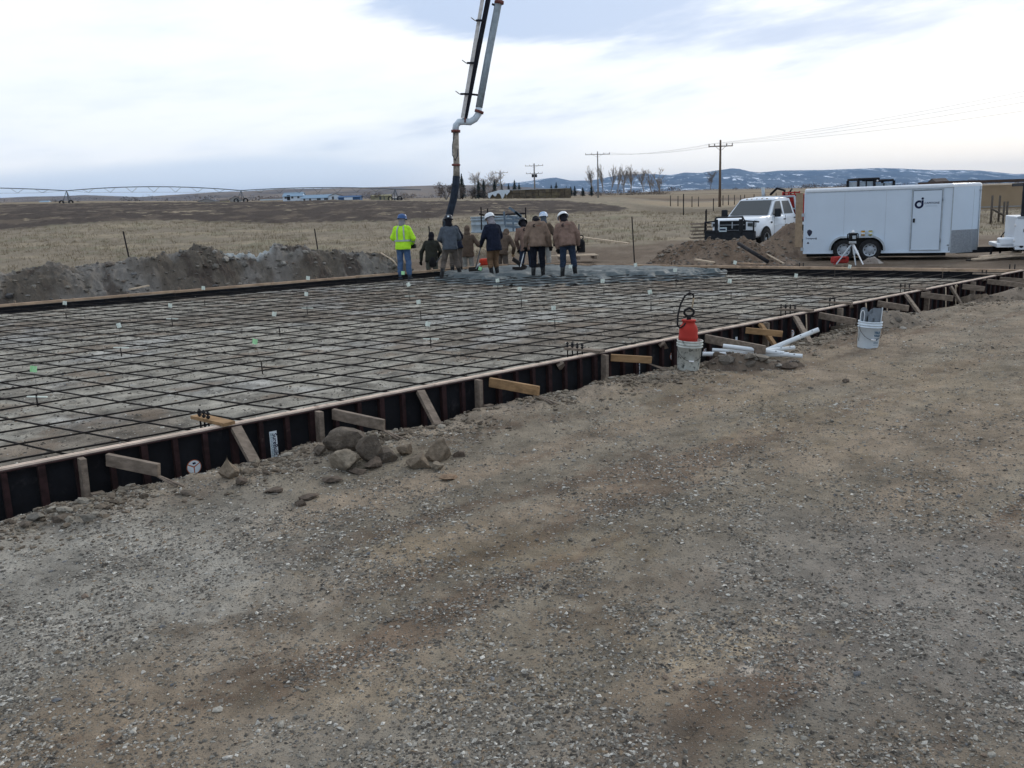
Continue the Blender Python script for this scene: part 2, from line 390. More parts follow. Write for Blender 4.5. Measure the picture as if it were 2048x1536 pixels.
# far bands of fields
farz=front&(DT>200)|((DT>130)&front&(PX>1230))
bn=fbm(x*.004,y*.02,1.,4,70)
blend(sm(DT,180,230)*front,(.17,.13,.085)); blend(sm(bn,-.05,.12)*sm(DT,200,260)*.8,(.10,.075,.055)); blend(sm(fbm(x*.002,y*.008,1,3,72),.05,.2)*sm(DT,300,400)*.8,(.24,.20,.13))
r=front*sm(PX+nM*60+nL*60,1225,1330)*(DT>48)
blend(r*sm(DT,60,75)*(1-sm(DT,95,110))*.8,(.105,.085,.06)); blend(r*sm(DT,108,122)*(1-sm(DT,150,170))*.7,(.26,.20,.13)); blend(r*sm(DT,168,185)*(1-sm(DT,210,240))*.8,(.085,.06,.045))
# clods in the plowed field, tussocks in the grass
zadd=np.where(plow,np.abs(fbm(x,y,.9,4,33))*.45+fbm(x,y,3,3,34)*.2,0)+np.where(grass&~plow,np.maximum(0,fbm(x,y,1.4,4,35))*.22*np.clip(DT/60,.3,1.5),0)
V[:,2]+=zadd*(DT<400)
colr*=(1+nS[:,None]*.25)
alpha=peb
keepy=nearm[:,None]; hf=fbm(x,y,14.,3,44)[:,None]; hg=fbm(x,y,2.6,5,45)[:,None]
colr=np.where(keepy,colr*np.array([.80,.73,.66])*(1+hf*.7+hg*.9),colr*.62*(1+.35*hf*(DT[:,None]<60)))
attr=np.concatenate([np.clip(colr,0,1),alpha[:,None]],1)
def groundmat(name,vscale=70.,peb=True):
    M=bpy.data.materials.new(name); M.use_nodes=True; t=M.node_tree; b=t.nodes['Principled BSDF']; b.inputs['Specular IOR Level'].default_value=.15
    at=t.nodes.new('ShaderNodeAttribute'); at.attribute_name='Col'
    tcn=t.nodes.new('ShaderNodeTexCoord'); P=tcn.outputs['Object']
    def vor(sc,feat='F1',rnd=1.):
        v=t.nodes.new('ShaderNodeTexVoronoi'); v.feature=feat; v.inputs['Scale'].default_value=sc; v.inputs['Randomness'].default_value=rnd; t.links.new(P,v.inputs['Vector']); return v
    n1=noisen(P,6,8,.7,t); n2=noisen(P,45,5,.65,t); n0=noisen(P,1.3,6,.6,t)
    dst=addn=mathn('ADD',mathn('MULTIPLY',n1,.8),mathn('ADD',mathn('MULTIPLY',n2,.8),mathn('MULTIPLY',n0,.4),None,False,t),None,False,t)
    val=mapr(dst,.6,1.4,.25,1.8,t,False)
    c=mixc(1.0,at.outputs['Color'],mixc(0.,(1,1,1),(1,1,1),t),t,'MULTIPLY')
    hs=t.nodes.new('ShaderNodeVectorMath'); hs.operation='SCALE'; t.links.new(at.outputs['Color'],hs.inputs[0]); t.links.new(val,hs.inputs['Scale']); c=hs.outputs[0]
    hgt=mathn('MULTIPLY',n2,.4,None,False,t)
    if peb:
        for sc,thr,hh in ((95.,.50,.35),(48.,.66,.5),(180.,.45,.2)):
            v=vor(sc); wn=t.nodes.new('ShaderNodeSeparateColor'); t.links.new(v.outputs['Color'],wn.inputs[0])
            on=mathn('GREATER_THAN',mathn('ADD',wn.outputs[0],mathn('MULTIPLY',mathn('SUBTRACT',n1,.5,None,False,t),.9,None,False,t),None,False,t),thr,None,False,t)
            rad=mathn('MULTIPLY',wn.outputs[2],.34,None,False,t)
            inn=mapr(mathn('SUBTRACT',mathn('ADD',rad,.12,None,False,t),v.outputs['Distance'],None,False,t),0.,.08,0,1,t)
            k=mathn('MULTIPLY',mathn('MULTIPLY',on,inn,None,False,t),at.outputs['Alpha'],None,False,t)
            pc=t.nodes.new('ShaderNodeValToRGB'); t.links.new(wn.outputs[1],pc.inputs[0]); e=pc.color_ramp.elements
            e[0].color=(.055,.05,.045,1); e[1].color=(.46,.44,.39,1); e[1].position=1.; a=e.new(.35); a.color=(.13,.12,.105,1); a=e.new(.7); a.color=(.21,.19,.16,1); a=e.new(.88); a.color=(.30,.28,.24,1)
            c=mixc(mathn('MULTIPLY',k,.75,None,False,t),c,pc.outputs[0],t)
            hgt=mathn('ADD',hgt,mathn('MULTIPLY',k,hh,None,False,t),None,False,t)
    hgt=mathn('ADD',hgt,mathn('MULTIPLY',n1,1.2,None,False,t),None,False,t)
    t.links.new(c,b.inputs['Base Color']); b.inputs['Roughness'].default_value=.95
    bp=t.nodes.new('ShaderNodeBump'); bp.inputs['Strength'].default_value=.9; bp.inputs['Distance'].default_value=.03 if peb else .06
    t.links.new(hgt,bp.inputs['Height']); t.links.new(bp.outputs[0],b.inputs['Normal']); return M
gm=groundmat('gravel_soil'); gm2=groundmat('field_soil',peb=False)
Fq=gridfaces(*GX.shape)
# drop the innermost hole and faces under the slab
fin=(plow[Fq].all(1)); fgr=(grass[Fq].all(1)|(DT[Fq]>60).all(1)|(V[:,1][Fq]<-40).all(1))&~fin; fyard=~fin&~fgr
def sub(name,mask,m):
    f=Fq[mask]; ids,inv=np.unique(f,return_inverse=True); o=npmesh(name,V[ids],inv.reshape(f.shape),m,True,{'Col':attr[ids]}); o['kind']='structure'; return o
sub('gravel_yard_ground',fyard,gm); sub('dry_grass_field',fgr,gm2); sub('plowed_field',fin,gm2)
# ------------------------------------------------------------------ hills and mountains on the skyline
def ridge(name,pts,D0,D1,rows,seed,mt,amp,base_drop,back=1.6):
    xs=np.linspace(pts[0][0],pts[-1][0],700); ys=np.interp(xs,[p[0] for p in pts],[p[1] for p in pts])
    Vv=[];nr=rows+12
    for j in range(nr):
        t=j/(rows-1)
        for i in range(len(xs)):
            if t<=1:
                D=D0+(D1-D0)*t; P=AT(xs[i],ys[i],D1); B=AT(xs[i],410,D0); X=P.x*D/D1
                Vv.append((X,D,t,P.z))
            else:
                q=(j-rows+1)/12; D=D1*(1+q*back*.3); P=AT(xs[i],ys[i],D1); Vv.append((P.x*D/D1,D,-q,P.z))
    A=np.array(Vv); X,D,t,zt=A.T; gzv,_=terrain(X,np.minimum(D,29000)); g0=gzv-base_drop
    n=fbm(X/D1*22,D/D1*30,1.,6,seed); up=np.where(t>=0,np.clip(t,0,1)**1.15,1+t)
    z=g0+(zt-g0)*up+n*amp*np.where(t>=0,np.sin(np.pi*np.clip(t,0,1))**.8,0)*(zt-g0)
    o=npmesh(name,np.stack([X,D,z],1),gridfaces(nr,len(xs)),mt); o['kind']='structure'; return o
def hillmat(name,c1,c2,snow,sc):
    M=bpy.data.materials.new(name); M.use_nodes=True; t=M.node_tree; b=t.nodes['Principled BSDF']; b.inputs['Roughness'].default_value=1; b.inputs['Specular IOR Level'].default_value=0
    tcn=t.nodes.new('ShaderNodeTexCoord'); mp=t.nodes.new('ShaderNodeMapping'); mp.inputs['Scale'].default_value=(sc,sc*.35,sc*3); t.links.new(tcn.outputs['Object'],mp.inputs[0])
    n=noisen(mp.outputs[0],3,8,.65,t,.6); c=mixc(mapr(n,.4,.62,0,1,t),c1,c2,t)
    if snow:
        n2=noisen(mp.outputs[0],11,6,.6,t,1.2); n3=noisen(mp.outputs[0],1.7,3,.5,t)
        k=mapr(mathn('ADD',n2,mathn('MULTIPLY',n3,.35,None,False,t),None,False,t),.755,.80,0,snow,t); c=mixc(k,c,(.8,.85,.92),t)
    t.links.new(c,b.inputs['Base Color']); return M
ridge('hills',[(-900,392),(-200,399),(0,396),(60,393),(130,392),(170,390),(280,394),(420,385),(500,382),(560,378),(640,377),(760,374),(860,371),(960,370),(1050,374),(1200,385),(1500,392)],5200,7500,40,5,hillmat('hill_grass',(.22,.165,.11),(.13,.10,.075),0,.0006),.22,15)
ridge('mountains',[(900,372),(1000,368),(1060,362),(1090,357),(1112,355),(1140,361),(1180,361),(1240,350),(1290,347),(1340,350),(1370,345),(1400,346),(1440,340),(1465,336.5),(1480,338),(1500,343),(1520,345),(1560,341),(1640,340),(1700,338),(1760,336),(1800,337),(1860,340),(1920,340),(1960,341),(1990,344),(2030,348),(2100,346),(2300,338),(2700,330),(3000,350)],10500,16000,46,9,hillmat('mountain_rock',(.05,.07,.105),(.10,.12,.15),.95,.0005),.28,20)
# ------------------------------------------------------------------ pad inside the forms
def padz(X,Y): return -.205+fbm(X,Y,1.1,4,80)*.05+fbm(X,Y,7,3,81)*.035
A0=N0-U*7; a,bq=np.linspace(0,1,460),np.linspace(0,1,420); AA,BQ=np.meshgrid(a,bq)
Lm=L0-LD*9
P00=np.array(A0+NV*.03);P10=np.array(FC+NV*.02-U*.05);P01=np.array(Lm-LN*.03);P11=np.array(LC-LN*.03)
Pq=(P00[None,None]*((1-AA)*(1-BQ))[...,None]+P10*(AA*(1-BQ))[...,None]+P01*((1-AA)*BQ)[...,None]+P11*(AA*BQ)[...,None]).reshape(-1,3)
X,Y=Pq[:,0],Pq[:,1]; Z=padz(X,Y)
cc=np.tile(col3(.25,.235,.20),(len(X),1)); mk=sm(fbm(X,Y,.3,5,83),-.06,.10)[:,None]*.8; cc=cc*(1-mk)+col3(.135,.112,.088)*mk
mk=sm(fbm(X,Y,.7,5,85),.08,.2)[:,None]*.6; cc=cc*(1-mk)+col3(.30,.30,.285)*mk
cc=cc*.68*np.clip(1+fbm(X,Y,5.,4,89)[:,None]*1.6+fbm(X,Y,11.,2,90)[:,None]*.9,.3,2); mk=sm(fbm(X,Y,1.6,4,86),.14,.25)[:,None]*.6; cc=cc*(1-mk)+col3(.12,.09,.065)*mk
o=npmesh('gravel_pad_ground',np.stack([X,Y,Z],1),gridfaces(420,460),gm,True,{'Col':np.concatenate([cc,np.full((len(X),1),.75)],1)}); o['kind']='structure'
# ------------------------------------------------------------------ loose stones (one mesh, nobody could count them)
def stones(name,pts,size,m,colsA,flat=.55,seed=3):
    R=np.random.RandomState(seed); n=len(pts)
    bm=bmesh.new(); bmesh.ops.create_icosphere(bm,subdivisions=1,radius=1); base=np.array([v.co[:] for v in bm.verts]); fs=np.array([[v.index for v in f.verts] for f in bm.faces]); bm.free()
    if True:
        bv=np.repeat(base[None],n,0)*(1+R.uniform(-.28,.28,(n,len(base),1)))
        sc=np.stack([R.uniform(.7,1.35,n),R.uniform(.6,1.,n),R.uniform(.35,.8,n)*flat*1.5],1)*size[:,None]
        bv=bv*sc[:,None,:]; a=R.uniform(0,2*np.pi,n); ca,sa=np.cos(a)[:,None],np.sin(a)[:,None]; tl=R.uniform(-.5,.5,n)[:,None]
        x,y,z=bv[...,0],bv[...,1],bv[...,2]; y,z=y*np.cos(tl)-z*np.sin(tl),y*np.sin(tl)+z*np.cos(tl); x,y=x*ca-y*sa,x*sa+y*ca
        bv=np.stack([x,y,z],-1)+pts[:,None,:]; bv[...,2]+=size[:,None]*.12
    Fv=(fs[None]+(np.arange(n)*len(base))[:,None,None]).reshape(-1,3)
    cA=np.repeat(colsA,len(base),0); o=npmesh(name,bv.reshape(-1,3),Fv,m,False,{'Col':np.concatenate([cA,np.ones((len(cA),1))],1)}); return o
sm_=bpy.data.materials.new('stone'); sm_.use_nodes=True; t=sm_.node_tree; b=t.nodes['Principled BSDF']; b.inputs['Roughness'].default_value=.9; b.inputs['Specular IOR Level'].default_value=.2
at=t.nodes.new('ShaderNodeAttribute'); at.attribute_name='Col'; tcn=t.nodes.new('ShaderNodeTexCoord'); n_=noisen(tcn.outputs['Object'],70,4,.6,t); hs=t.nodes.new('ShaderNodeVectorMath'); hs.operation='SCALE'; t.links.new(at.outputs['Color'],hs.inputs[0]); t.links.new(mapr(n_,.3,.7,.75,1.25,t),hs.inputs['Scale']); t.links.new(hs.outputs[0],b.inputs['Base Color'])
def stonecols(n,R):
    k=R.rand(n); pal=np.array([(.10,.092,.08),(.15,.14,.12),(.20,.185,.155),(.27,.255,.22),(.36,.345,.31),(.17,.13,.10),(.13,.135,.14)]); 
    i=R.choice(len(pal),n,p=[.08,.20,.26,.20,.11,.07,.08]); return pal[i]*R.uniform(.8,1.2,(n,1))
R=np.random.RandomState(5); NS=110000
bb=R.uniform(-.78,.78,NS); dr=2.3*np.exp(R.uniform(0,1,NS)**.9*math.log(24/2.3)); X=np.sin(bb)*dr; Y=np.cos(bb)*dr
u_,s_,l_,f_=site(X,Y); den=sm(fbm(X,Y,.8,4,91)+.22*(1-sm(np.hypot(X-un(150,1150,-.3).x,Y-un(150,1150,-.3).y),.8,2.2))+.25*(1-sm(np.hypot(X-un(1950,1300,-.3).x,Y-un(1950,1300,-.3).y),.6,1.8))+.12*np.exp(-((s_-.6)/.35)**2)+fbm(X,Y,3.5,3,93)*.5,-.25,.35)
keep=(s_>.33)&(R.rand(NS)<.15+.85*den)&(u_>-7)&(u_<LEN+2)
X,Y=X[keep],Y[keep]; n=len(X); sz=np.clip(.0040*np.exp(R.randn(n)*.5),.0025,.020)*(1+.03*np.hypot(X,Y)); Z=gz(X,Y)
g=stones('gravel_stones',np.stack([X,Y,Z],1),sz,sm_,stonecols(n,R)); tag(g,'loose grey and tan gravel stones scattered over the yard','gravel',kind='stuff')
def chips(name,pts,size,cols,seed=1):
    R=np.random.RandomState(seed); n=len(pts); base=np.array([(1,0,0),(0,1,0),(-1,0,0),(0,-1,0),(0,0,1),(0,0,-1)],float); fs=np.array([(0,1,4),(1,2,4),(2,3,4),(3,0,4)])
    bv=np.repeat(base[None],n,0)*R.uniform(.6,1.35,(n,6,1))+R.uniform(-.2,.2,(n,6,3)); bv*=np.stack([R.uniform(.8,1.6,n),R.uniform(.6,1.,n),R.uniform(.3,.75,n)],1)[:,None]*size[:,None,None]
    a=R.uniform(0,6.28,n); ca,sa=np.cos(a)[:,None],np.sin(a)[:,None]; X,Y,Z=bv[...,0],bv[...,1],bv[...,2]; bv=np.stack([X*ca-Y*sa,X*sa+Y*ca,Z],-1)+pts[:,None,:]
    F_=(fs[None]+(np.arange(n)*6)[:,None,None]).reshape(-1,3); cA=np.repeat(cols,6,0)
    return npmesh(name,bv.reshape(-1,3),F_,sm_,False,{'Col':np.concatenate([cA,np.ones((len(cA),1))],1)})
NS=330000; bb=R.uniform(-.72,.72,NS); w_=R.rand(NS); dr=1/((1/2.3)*(1-w_)+(1/22.)*w_); dr=np.where(R.rand(NS)<.45,2.3*np.exp(R.rand(NS)*math.log(22/2.3)),dr); X=np.sin(bb)*dr; Y=np.cos(bb)*dr; u_,s_,l_,f_=site(X,Y)
den=sm(fbm(X,Y,1.3,4,191)+fbm(X,Y,5,3,193)*.9,-.16,.28); keep=(s_>.33)&(R.rand(NS)<(.10+.90*den)*(.45+.55*sm(dr,2.6,6)))&(u_>-7)&(u_<LEN+2); X,Y=X[keep],Y[keep]; n=len(X)
pal=np.array([(.075,.067,.057),(.13,.118,.10),(.20,.182,.155),(.31,.29,.25),(.47,.45,.40),(.21,.16,.11)]); ci=R.choice(6,n,p=[.16,.24,.24,.18,.10,.08])
o=chips('gravel_chips',np.stack([X,Y,gz(X,Y)+.001],1),np.clip(.0052*np.exp(R.randn(n)*.42),.0028,.013)*(1+.05*np.hypot(X,Y)),pal[ci]*R.uniform(.8,1.2,(n,1)),4); tag(o,'fine angular gravel chips pressed into the yard surface','gravel',kind='stuff')
NE=16000; uu_=R.uniform(-3,LEN,NE)*R.uniform(.3,1,NE)**.5; se=.36+np.abs(R.randn(NE))*.32; mm=fbm(uu_,se,1.6,4,301)+R.rand(NE)*.25>.08; uu_,se=uu_[mm],se[mm]; X=N0.x+U.x*uu_-NV.x*se; Y=N0.y+U.y*uu_-NV.y*se; n=len(X)
cb=np.array([(.13,.105,.078),(.17,.145,.11),(.09,.072,.054),(.22,.20,.165)])[R.choice(4,n,p=[.35,.3,.2,.15])]*R.uniform(.8,1.2,(n,1))
o=stones('dirt_crumbs',np.stack([X,Y,gz(X,Y)],1),np.clip(.012*np.exp(R.randn(n)*.55),.005,.05),sm_,cb,seed=12); tag(o,'crumbled dirt clods along the ragged yard edge','dirt',kind='stuff')
n=70000; a=R.rand(n);q=R.rand(n)**.9; X=(P00[0]*(1-a)+P10[0]*a)*(1-q)+(P01[0]*(1-a)+P11[0]*a)*q; Y=(P00[1]*(1-a)+P10[1]*a)*(1-q)+(P01[1]*(1-a)+P11[1]*a)*q; ci=R.choice(6,n,p=[.3,.18,.17,.15,.12,.08])
o=chips('pad_chips',np.stack([X,Y,padz(X,Y)],1),np.clip(.011*np.exp(R.randn(n)*.4),.005,.03),pal[ci],6); tag(o,'fine gravel chips on the pad under the rebar','gravel',kind='stuff')
n=9000; a=R.rand(n);q=R.rand(n)**.8; X=(P00[0]*(1-a)+P10[0]*a)*(1-q)+(P01[0]*(1-a)+P11[0]*a)*q; Y=(P00[1]*(1-a)+P10[1]*a)*(1-q)+(P01[1]*(1-a)+P11[1]*a)*q
g=stones('pad_stones',np.stack([X,Y,padz(X,Y)],1),np.clip(.008*np.exp(R.randn(n)*.45),.004,.03),sm_,stonecols(n,R)*1.15,seed=8); tag(g,'small stones lying on the pad under the rebar','gravel',kind='stuff')
# dry grass blades beyond the site
n=26000; bb=R.uniform(-.62,.62,n); dr=27+R.rand(n)**1.3*45; X=np.tan(bb)*dr; Y=dr; u_,s_,l_,f_=site(X,Y)
Zt=gz(X,Y); Pn=(np.stack([X,Y,Zt],1)-[0,0,H])@CM.T; px=1024+F*Pn[:,0]/Pn[:,2]; py=768+F*Pn[:,1]/Pn[:,2]
ok=(py<np.interp(px,[0,800,1000,1100,1240,1420,1600,1990,2100],[545,520,512,505,488,474,452,470,475]))&(py>np.interp(px,[0,150,300,640,820,1060,1235,1300,1700,2048],[461,450,441,447,441,430,424,405,405,400]))&((l_>1.6)|(f_>1.5))&(fbm(X,Y,.5,4,95)+R.rand(n)*.5-.25>-.05)
X,Y,Zt=X[ok],Y[ok],Zt[ok]; n=len(X); k=6
gx=np.repeat(X,k)+R.randn(n*k)*.09; gy=np.repeat(Y,k)+R.randn(n*k)*.09; z0=np.repeat(Zt,k)-.03; hh=R.uniform(.08,.24,n*k); aa=R.uniform(0,6.28,n*k); w=.011
dx,dy=np.cos(aa)*w,np.sin(aa)*w; lx,ly=R.randn(n*k)*.07,R.randn(n*k)*.07
T=np.stack([np.stack([gx-dx,gy-dy,z0],1),np.stack([gx+dx,gy+dy,z0],1),np.stack([gx+lx,gy+ly,z0+hh],1)],1).reshape(-1,3)
g=npmesh('dry_grass_blades',T,np.arange(len(T)).reshape(-1,3),mat('dry_grass',(.21,.17,.11),.95,var=.35,scale=2.5),False); tag(g,'short dry yellow grass in the pasture behind the site','grass',kind='stuff')
# ================================================================== materials for the site
m_black=mat('form_ply_black',(.007,.0075,.010),.55,var=.3,scale=5,bump=.2,bscale=20,rgb2=(.03,.028,.03),fac2=.35,s2=4)
m_stud=mat('rusty_red_steel',(.028,.013,.013),.7,var=.35,scale=12,bump=.3,rgb2=(.09,.065,.055),fac2=.3,s2=9)
m_strip=mat('pale_form_edge',(.72,.58,.47),.6,var=.18,scale=6,rgb2=(.38,.27,.21),fac2=.35,s2=5)
m_wood=mat('grey_lumber',(.20,.16,.125),.85,var=.3,scale=4,bump=.3,bscale=18,stretch=(1,5,5),rgb2=(.12,.095,.075),fac2=.35,s2=6)
m_woodo=mat('orange_lumber',(.29,.18,.09),.75,var=.25,scale=4,bump=.25,bscale=18,stretch=(1,5,5),rgb2=(.28,.14,.055),fac2=.3,s2=6)
m_woodp=mat('pale_lumber',(.52,.42,.31),.8,var=.25,scale=4,bump=.2,stretch=(1,5,5),rgb2=(.32,.25,.18),fac2=.35,s2=5)
m_formbrown=mat('brown_form_top',(.42,.30,.205),.8,var=.25,scale=3,rgb2=(.20,.14,.095),fac2=.4,s2=2)
m_rebar=mat('dark_rebar',(.022,.019,.018),.6,metal=.3,var=.3,scale=30,rgb2=(.05,.025,.015),fac2=.25,s2=7)
m_steel=mat('dark_steel',(.03,.03,.033),.5,metal=.6,var=.3)
m_white=mat('white_paint',(.78,.79,.80),.35,var=.03,scale=3,coat=.3)
m_sticker=mat('sticker_white',(.70,.76,.80),.5,var=.06,scale=20)
m_navy=mat('print_navy',(.01,.015,.05),.5,var=.05)
m_teal=mat('print_teal',(.05,.17,.21),.5,var=.1)
m_orange=mat('print_orange',(.45,.13,.05),.5,var=.15)
# ------------------------------------------------------------------ near formwork
def solid_run(mb,s0,s1,z0,z1,ua,ub,step=2.44):
    u=ua
    while u<ub-1e-6:
        v=min(u+step,ub); cn=[nearP(a,s,z) for a in(u,v-.003) for s in(s0,s1) for z in(z0,z1)]
        mb.add(cn,[(0,1,3,2),(4,6,7,5),(0,4,5,1),(2,3,7,6),(0,2,6,4),(1,5,7,3)]); u=v
UA,UB=-3.2,LEN+.02
nf=thing('formwork_wall','long black plywood formwork with rusty red steel ribs along the near edge of the pad','formwork',nearP(8,.0,-.6))
mb=MB(); solid_run(mb,.0,.018,-.62,-.004,UA,UB); mb.build('plywood_panel',m_black,nf,world=True)
mb=MB(); solid_run(mb,-.008,.010,-.0035,.006,UA,UB); mb.build('top_edge_strip',m_strip,nf,world=True)
mb=MB(); solid_run(mb,.020,.040,-.012,.004,UA,UB); mb.build('top_edge_strip',m_strip,nf,world=True)
mb=MB(); solid_run(mb,.022,.068,-.024,-.014,UA,UB); mb.build('top_rail',m_stud,nf,world=True)
def ubox(u,s,z,du,ds,dz,mb=None,tilt=0):
    mb=mb or MB(); c=nearP(u,s,z); x=U.copy(); y=-NV; R=Matrix((x,y,Vector((0,0,1)))).transposed()
    if tilt: R=R@Matrix.Rotation(tilt,3,'Y')
    mb.box(c,(du,ds,dz),R); return mb
u=-3.0; k=0
while u<UB:
    ubox(u,.046,-.325,.040+.012*((k%3)==1),.050,.592).build('steel_rib',m_stud,nf,world=True); u+=.2505; k+=1
def zgn(u,s): p=nearP(u,s,0); return GZ(p.x,p.y)
# stakes standing against the form
for px,hh,mm,blk in ((158,.02,m_wood,1),(628,.02,m_wood,0),(945,.015,m_wood,1),(1197,.012,m_wood,1),(1520,.012,m_wood,0),(1668,.01,m_wood,1),(1843,.01,m_wood,0),(1935,.01,m_wood,0)):
    u=px_u(px)-.02; ubox(u,.115,-.31,.045,.085,.58,tilt=.02).build('wooden_stake',mm,nf,world=True)
    if blk: ubox(u+.06,.20,-.36,.09,.06,.15).build('stake_block',m_wood,nf,world=True)
for px in (1600,1720,1762,1880,1900):
    u=px_u(px); MB().bar(nearP(u,.1,-.02),nearP(u+.02,.12,-.42),.018,.018).build('steel_pin',m_woodp,nf,world=True)
# boards reaching out from the form (start px on the edge, end px, colour)
for a,(ex,ey),mm,w in ((205,(318,940),m_wood,.10),(655,(768,850),m_wood,.10),(968,(1078,782),m_woodo,.10),(1210,(1303,720),m_woodo,.085),(1400,(1530,700),m_wood,.11),(1480,(1565,668),m_woodo,.085),(1628,(1710,644),m_wood,.10),
     (1745,(1817,617),m_wood,.10),(1832,(1906,597),m_wood,.10),(1915,(1969,578),m_wood,.10),(1965,(2046,571),m_wood,.1),(1990,(2060,562),m_wood,.08)):
    p0=nearP(px_u(a),.09,-.075); p1=un(ex,ey,-.13)
    MB().bar(p0,p1,.040,w,bev=.004).build('outrigger_board',mm,nf,world=True)
    if a<1300:
        d=(p1-p0).normalized(); q=Vector((p1.x+d.x*.15,p1.y+d.y*.15,0)); q.z=GZ(q.x,q.y)+.01
        MB().bar(p1-d*.08+Vector((0,0,-.03)),q,.022,.012).bar(p1-d*.05+Vector((0.02,0,-.05)),q+Vector((.05,.0,.0)),.016,.012).build('steel_strap',m_wood,nf,world=True)
# raking kickers
for (ax,ay),(ex,ey),mm,w in (((466,850),(515,930),m_wood,.09),((833,782),(878,850),m_wood,.085),((1112,728),(1146,778),m_wood,.085),((1315,688),(1354,734),m_wood,.085),((1512,652),(1552,690),m_woodo,.08),((1582,638),(1622,684),m_wood,.09),
     ((1692,614),(1720,642),m_wood,.08),((1804,590),(1842,627),m_wood,.08),((1893,573),(1922,604),m_wood,.08),((1960,556),(1992,580),m_wood,.07),((1905,570),(1930,600),m_woodp,.03)):
    p0=nearP(px_u(ax)-.01,.075,-.03); e=un(ex,ey,-.30); e=un(ex,ey,GZ(e.x,e.y)); e.z-=.03
    MB().bar(p0,e,.04,w,up=(U.x,U.y,0)).build('kicker_brace',mm,nf,world=True)
# anchor bolt templates lying over the edge
for px,n,mm in ((445,3,m_woodo),(1190,4,m_wood),(1612,4,m_wood),(1690,2,m_wood),(1838,3,m_wood),(1990,2,m_wood)):
    u=px_u(px); o=MB().bar(nearP(u+.02,.10,.022),nearP(u-.06,-.42,.022),.11,.028,up=(0,0,1)).build('anchor_template_board',mm,nf,world=True)
    for i in range(n):
        b=nearP(u-.055-.006*i,-.16-.078*i,0); mb=MB().tube([b+Vector((0,0,-.12)),b+Vector((0,0,.105))],.0085,8)
        for z in (.045,.075): mb.lathe([(.0001,z),(.018,z),(.018,z+.016),(.0001,z+.016)],6,b)
        bb=mb.build('anchor_bolt',m_steel,None)
        bb.parent=o; L=nf.location
        bb.location=(-L.x,-L.y,-L.z)
# stickers
SR=Matrix((U,Vector((0,0,1)),-NV)).transposed()   # columns: right, up, outwards
def disc(u,z,r,name='round_sticker'):
    c=nearP(u,.0195,z); vs=[];n=28
    o=MB().lathe([(.0001,.0),(r,.0),(r,.0015)],n,c,R=SR,smooth=False).build(name,m_orange,nf,world=True)
    for k in range(3):
        a0=math.radians(90+k*120+64-120); a1=a0+math.radians(112); aa=np.linspace(a0,a1,12); off=(a0+a1)/2
        pts=[(math.cos(off)*r*.10,math.sin(off)*r*.10)]+[(math.cos(t)*r*.90,math.sin(t)*r*.90) for t in aa]
        q=MB(); q.add([c+SR@Vector((x,y,.0025)) for x,y in pts],[tuple(range(len(pts)))]); w=q.build('sticker_sector',m_sticker,None)
        w.parent=o; L=nf.location; w.location=(-L.x,-L.y,-L.z)
    q=MB(); q.add([c+SR@Vector((x,y,.004)) for x,y in ((r*-.1,r*.35),(r*.3,r*.42),(r*.22,r*.66),(r*-.2,r*.62))],[(0,1,2,3)]); w=q.build('sticker_mark',m_navy,None); w.parent=o; L=nf.location; w.location=(-L.x,-L.y,-L.z)
def lab_u(px,py):   # point of the panel face seen at a pixel
    d=ray(px,py); C=np.array([0,0,H]); n=np.array(NV); P0=np.array(nearP(0,.02,0)); t=((P0-C)@n)/(d@n); P=Vector(C+d*t); return u_of(P),P.z
for px,py,r in ((388,934,.063),(1346,712,.063),(1411,704,.055),(1584,667,.063),(1663,651,.06)):
    u,z=lab_u(px,py); disc(u,z,r)
def sticker(px,py,w,h,main=True):
    u,z=lab_u(px,py); c=nearP(u,.0195,z); o=MB().box(c,(w,h,.002),SR).build('maker_sticker',m_sticker,nf,world=True); o['label']='white sticker lettered SureBuilt'
    L=nf.location
    if main:
        M=Matrix.Translation(-Vector(L))@frame(c+SR@Vector((w*.17,0,.002)),Vector((0,0,-1)),U)
        textobj('SureBuilt',h*.225,m_navy,o,M,'sticker_lettering',.0004,bold=.0012)
        for k,xx in enumerate((-.10,-.24,-.36)):
            q=MB()
            R2=random.Random(k+int(px)); y=h*.44
            while y>-h*.44:
                l=R2.uniform(.008,.03); q.box(c+SR@Vector((w*xx,y-l/2,.002)),(w*.05,l,.001),SR); y-=l+.006
            qq=q.build('sticker_small_print',m_teal,None); qq.parent=o; qq.location=(-L.x,-L.y,-L.z)
sticker(548,889,.070,.245); sticker(1277,740,.055,.16); sticker(1473,682,.05,.12,False); sticker(1532,690,.05,.12,False); sticker(1706,653,.05,.12,False)
# ------------------------------------------------------------------ left and far formwork
def run(A,B,name,label,n_out,rib=True):
    t=thing(name,label,'formwork',tuple((A+B)/2+Vector((0,0,-.3)))); d=(B-A).normalized(); n=n_out
    L=(B-A).length; seg=2.44
    mb=MB(); mb2=MB(); k=0; u=0; R2=random.Random(4)
    while u<L:
        v=min(u+seg,L); a,b=A+d*u,A+d*(v-.01); dz=R2.uniform(-.006,.006)
        mb.bar(a+n*.012+Vector((0,0,-.24)),b+n*.012+Vector((0,0,-.24)),.02,.36); mb2.bar(a+n*.012+Vector((0,0,-.016+dz)),b+n*.012+Vector((0,0,-.016-dz)),.09,.052); u=v
    mb.build('plywood_panel',m_black,t,world=True); mb2.build('top_board',m_formbrown,t,world=True)
    for k in range(int(L/1.2)):
        p=A+d*(k*1.2+.3)+n*.12; MB().bar(p+Vector((0,0,-.45)),p+Vector((0,0,.02+.02*(k%3))),.045,.04).build('wooden_stake',m_wood,t,world=True)
    return t
lf=run(L0-LD*6,LC,'formwork_wall','black form with a pale board top along the dirt bank at the far left of the pad',LN)
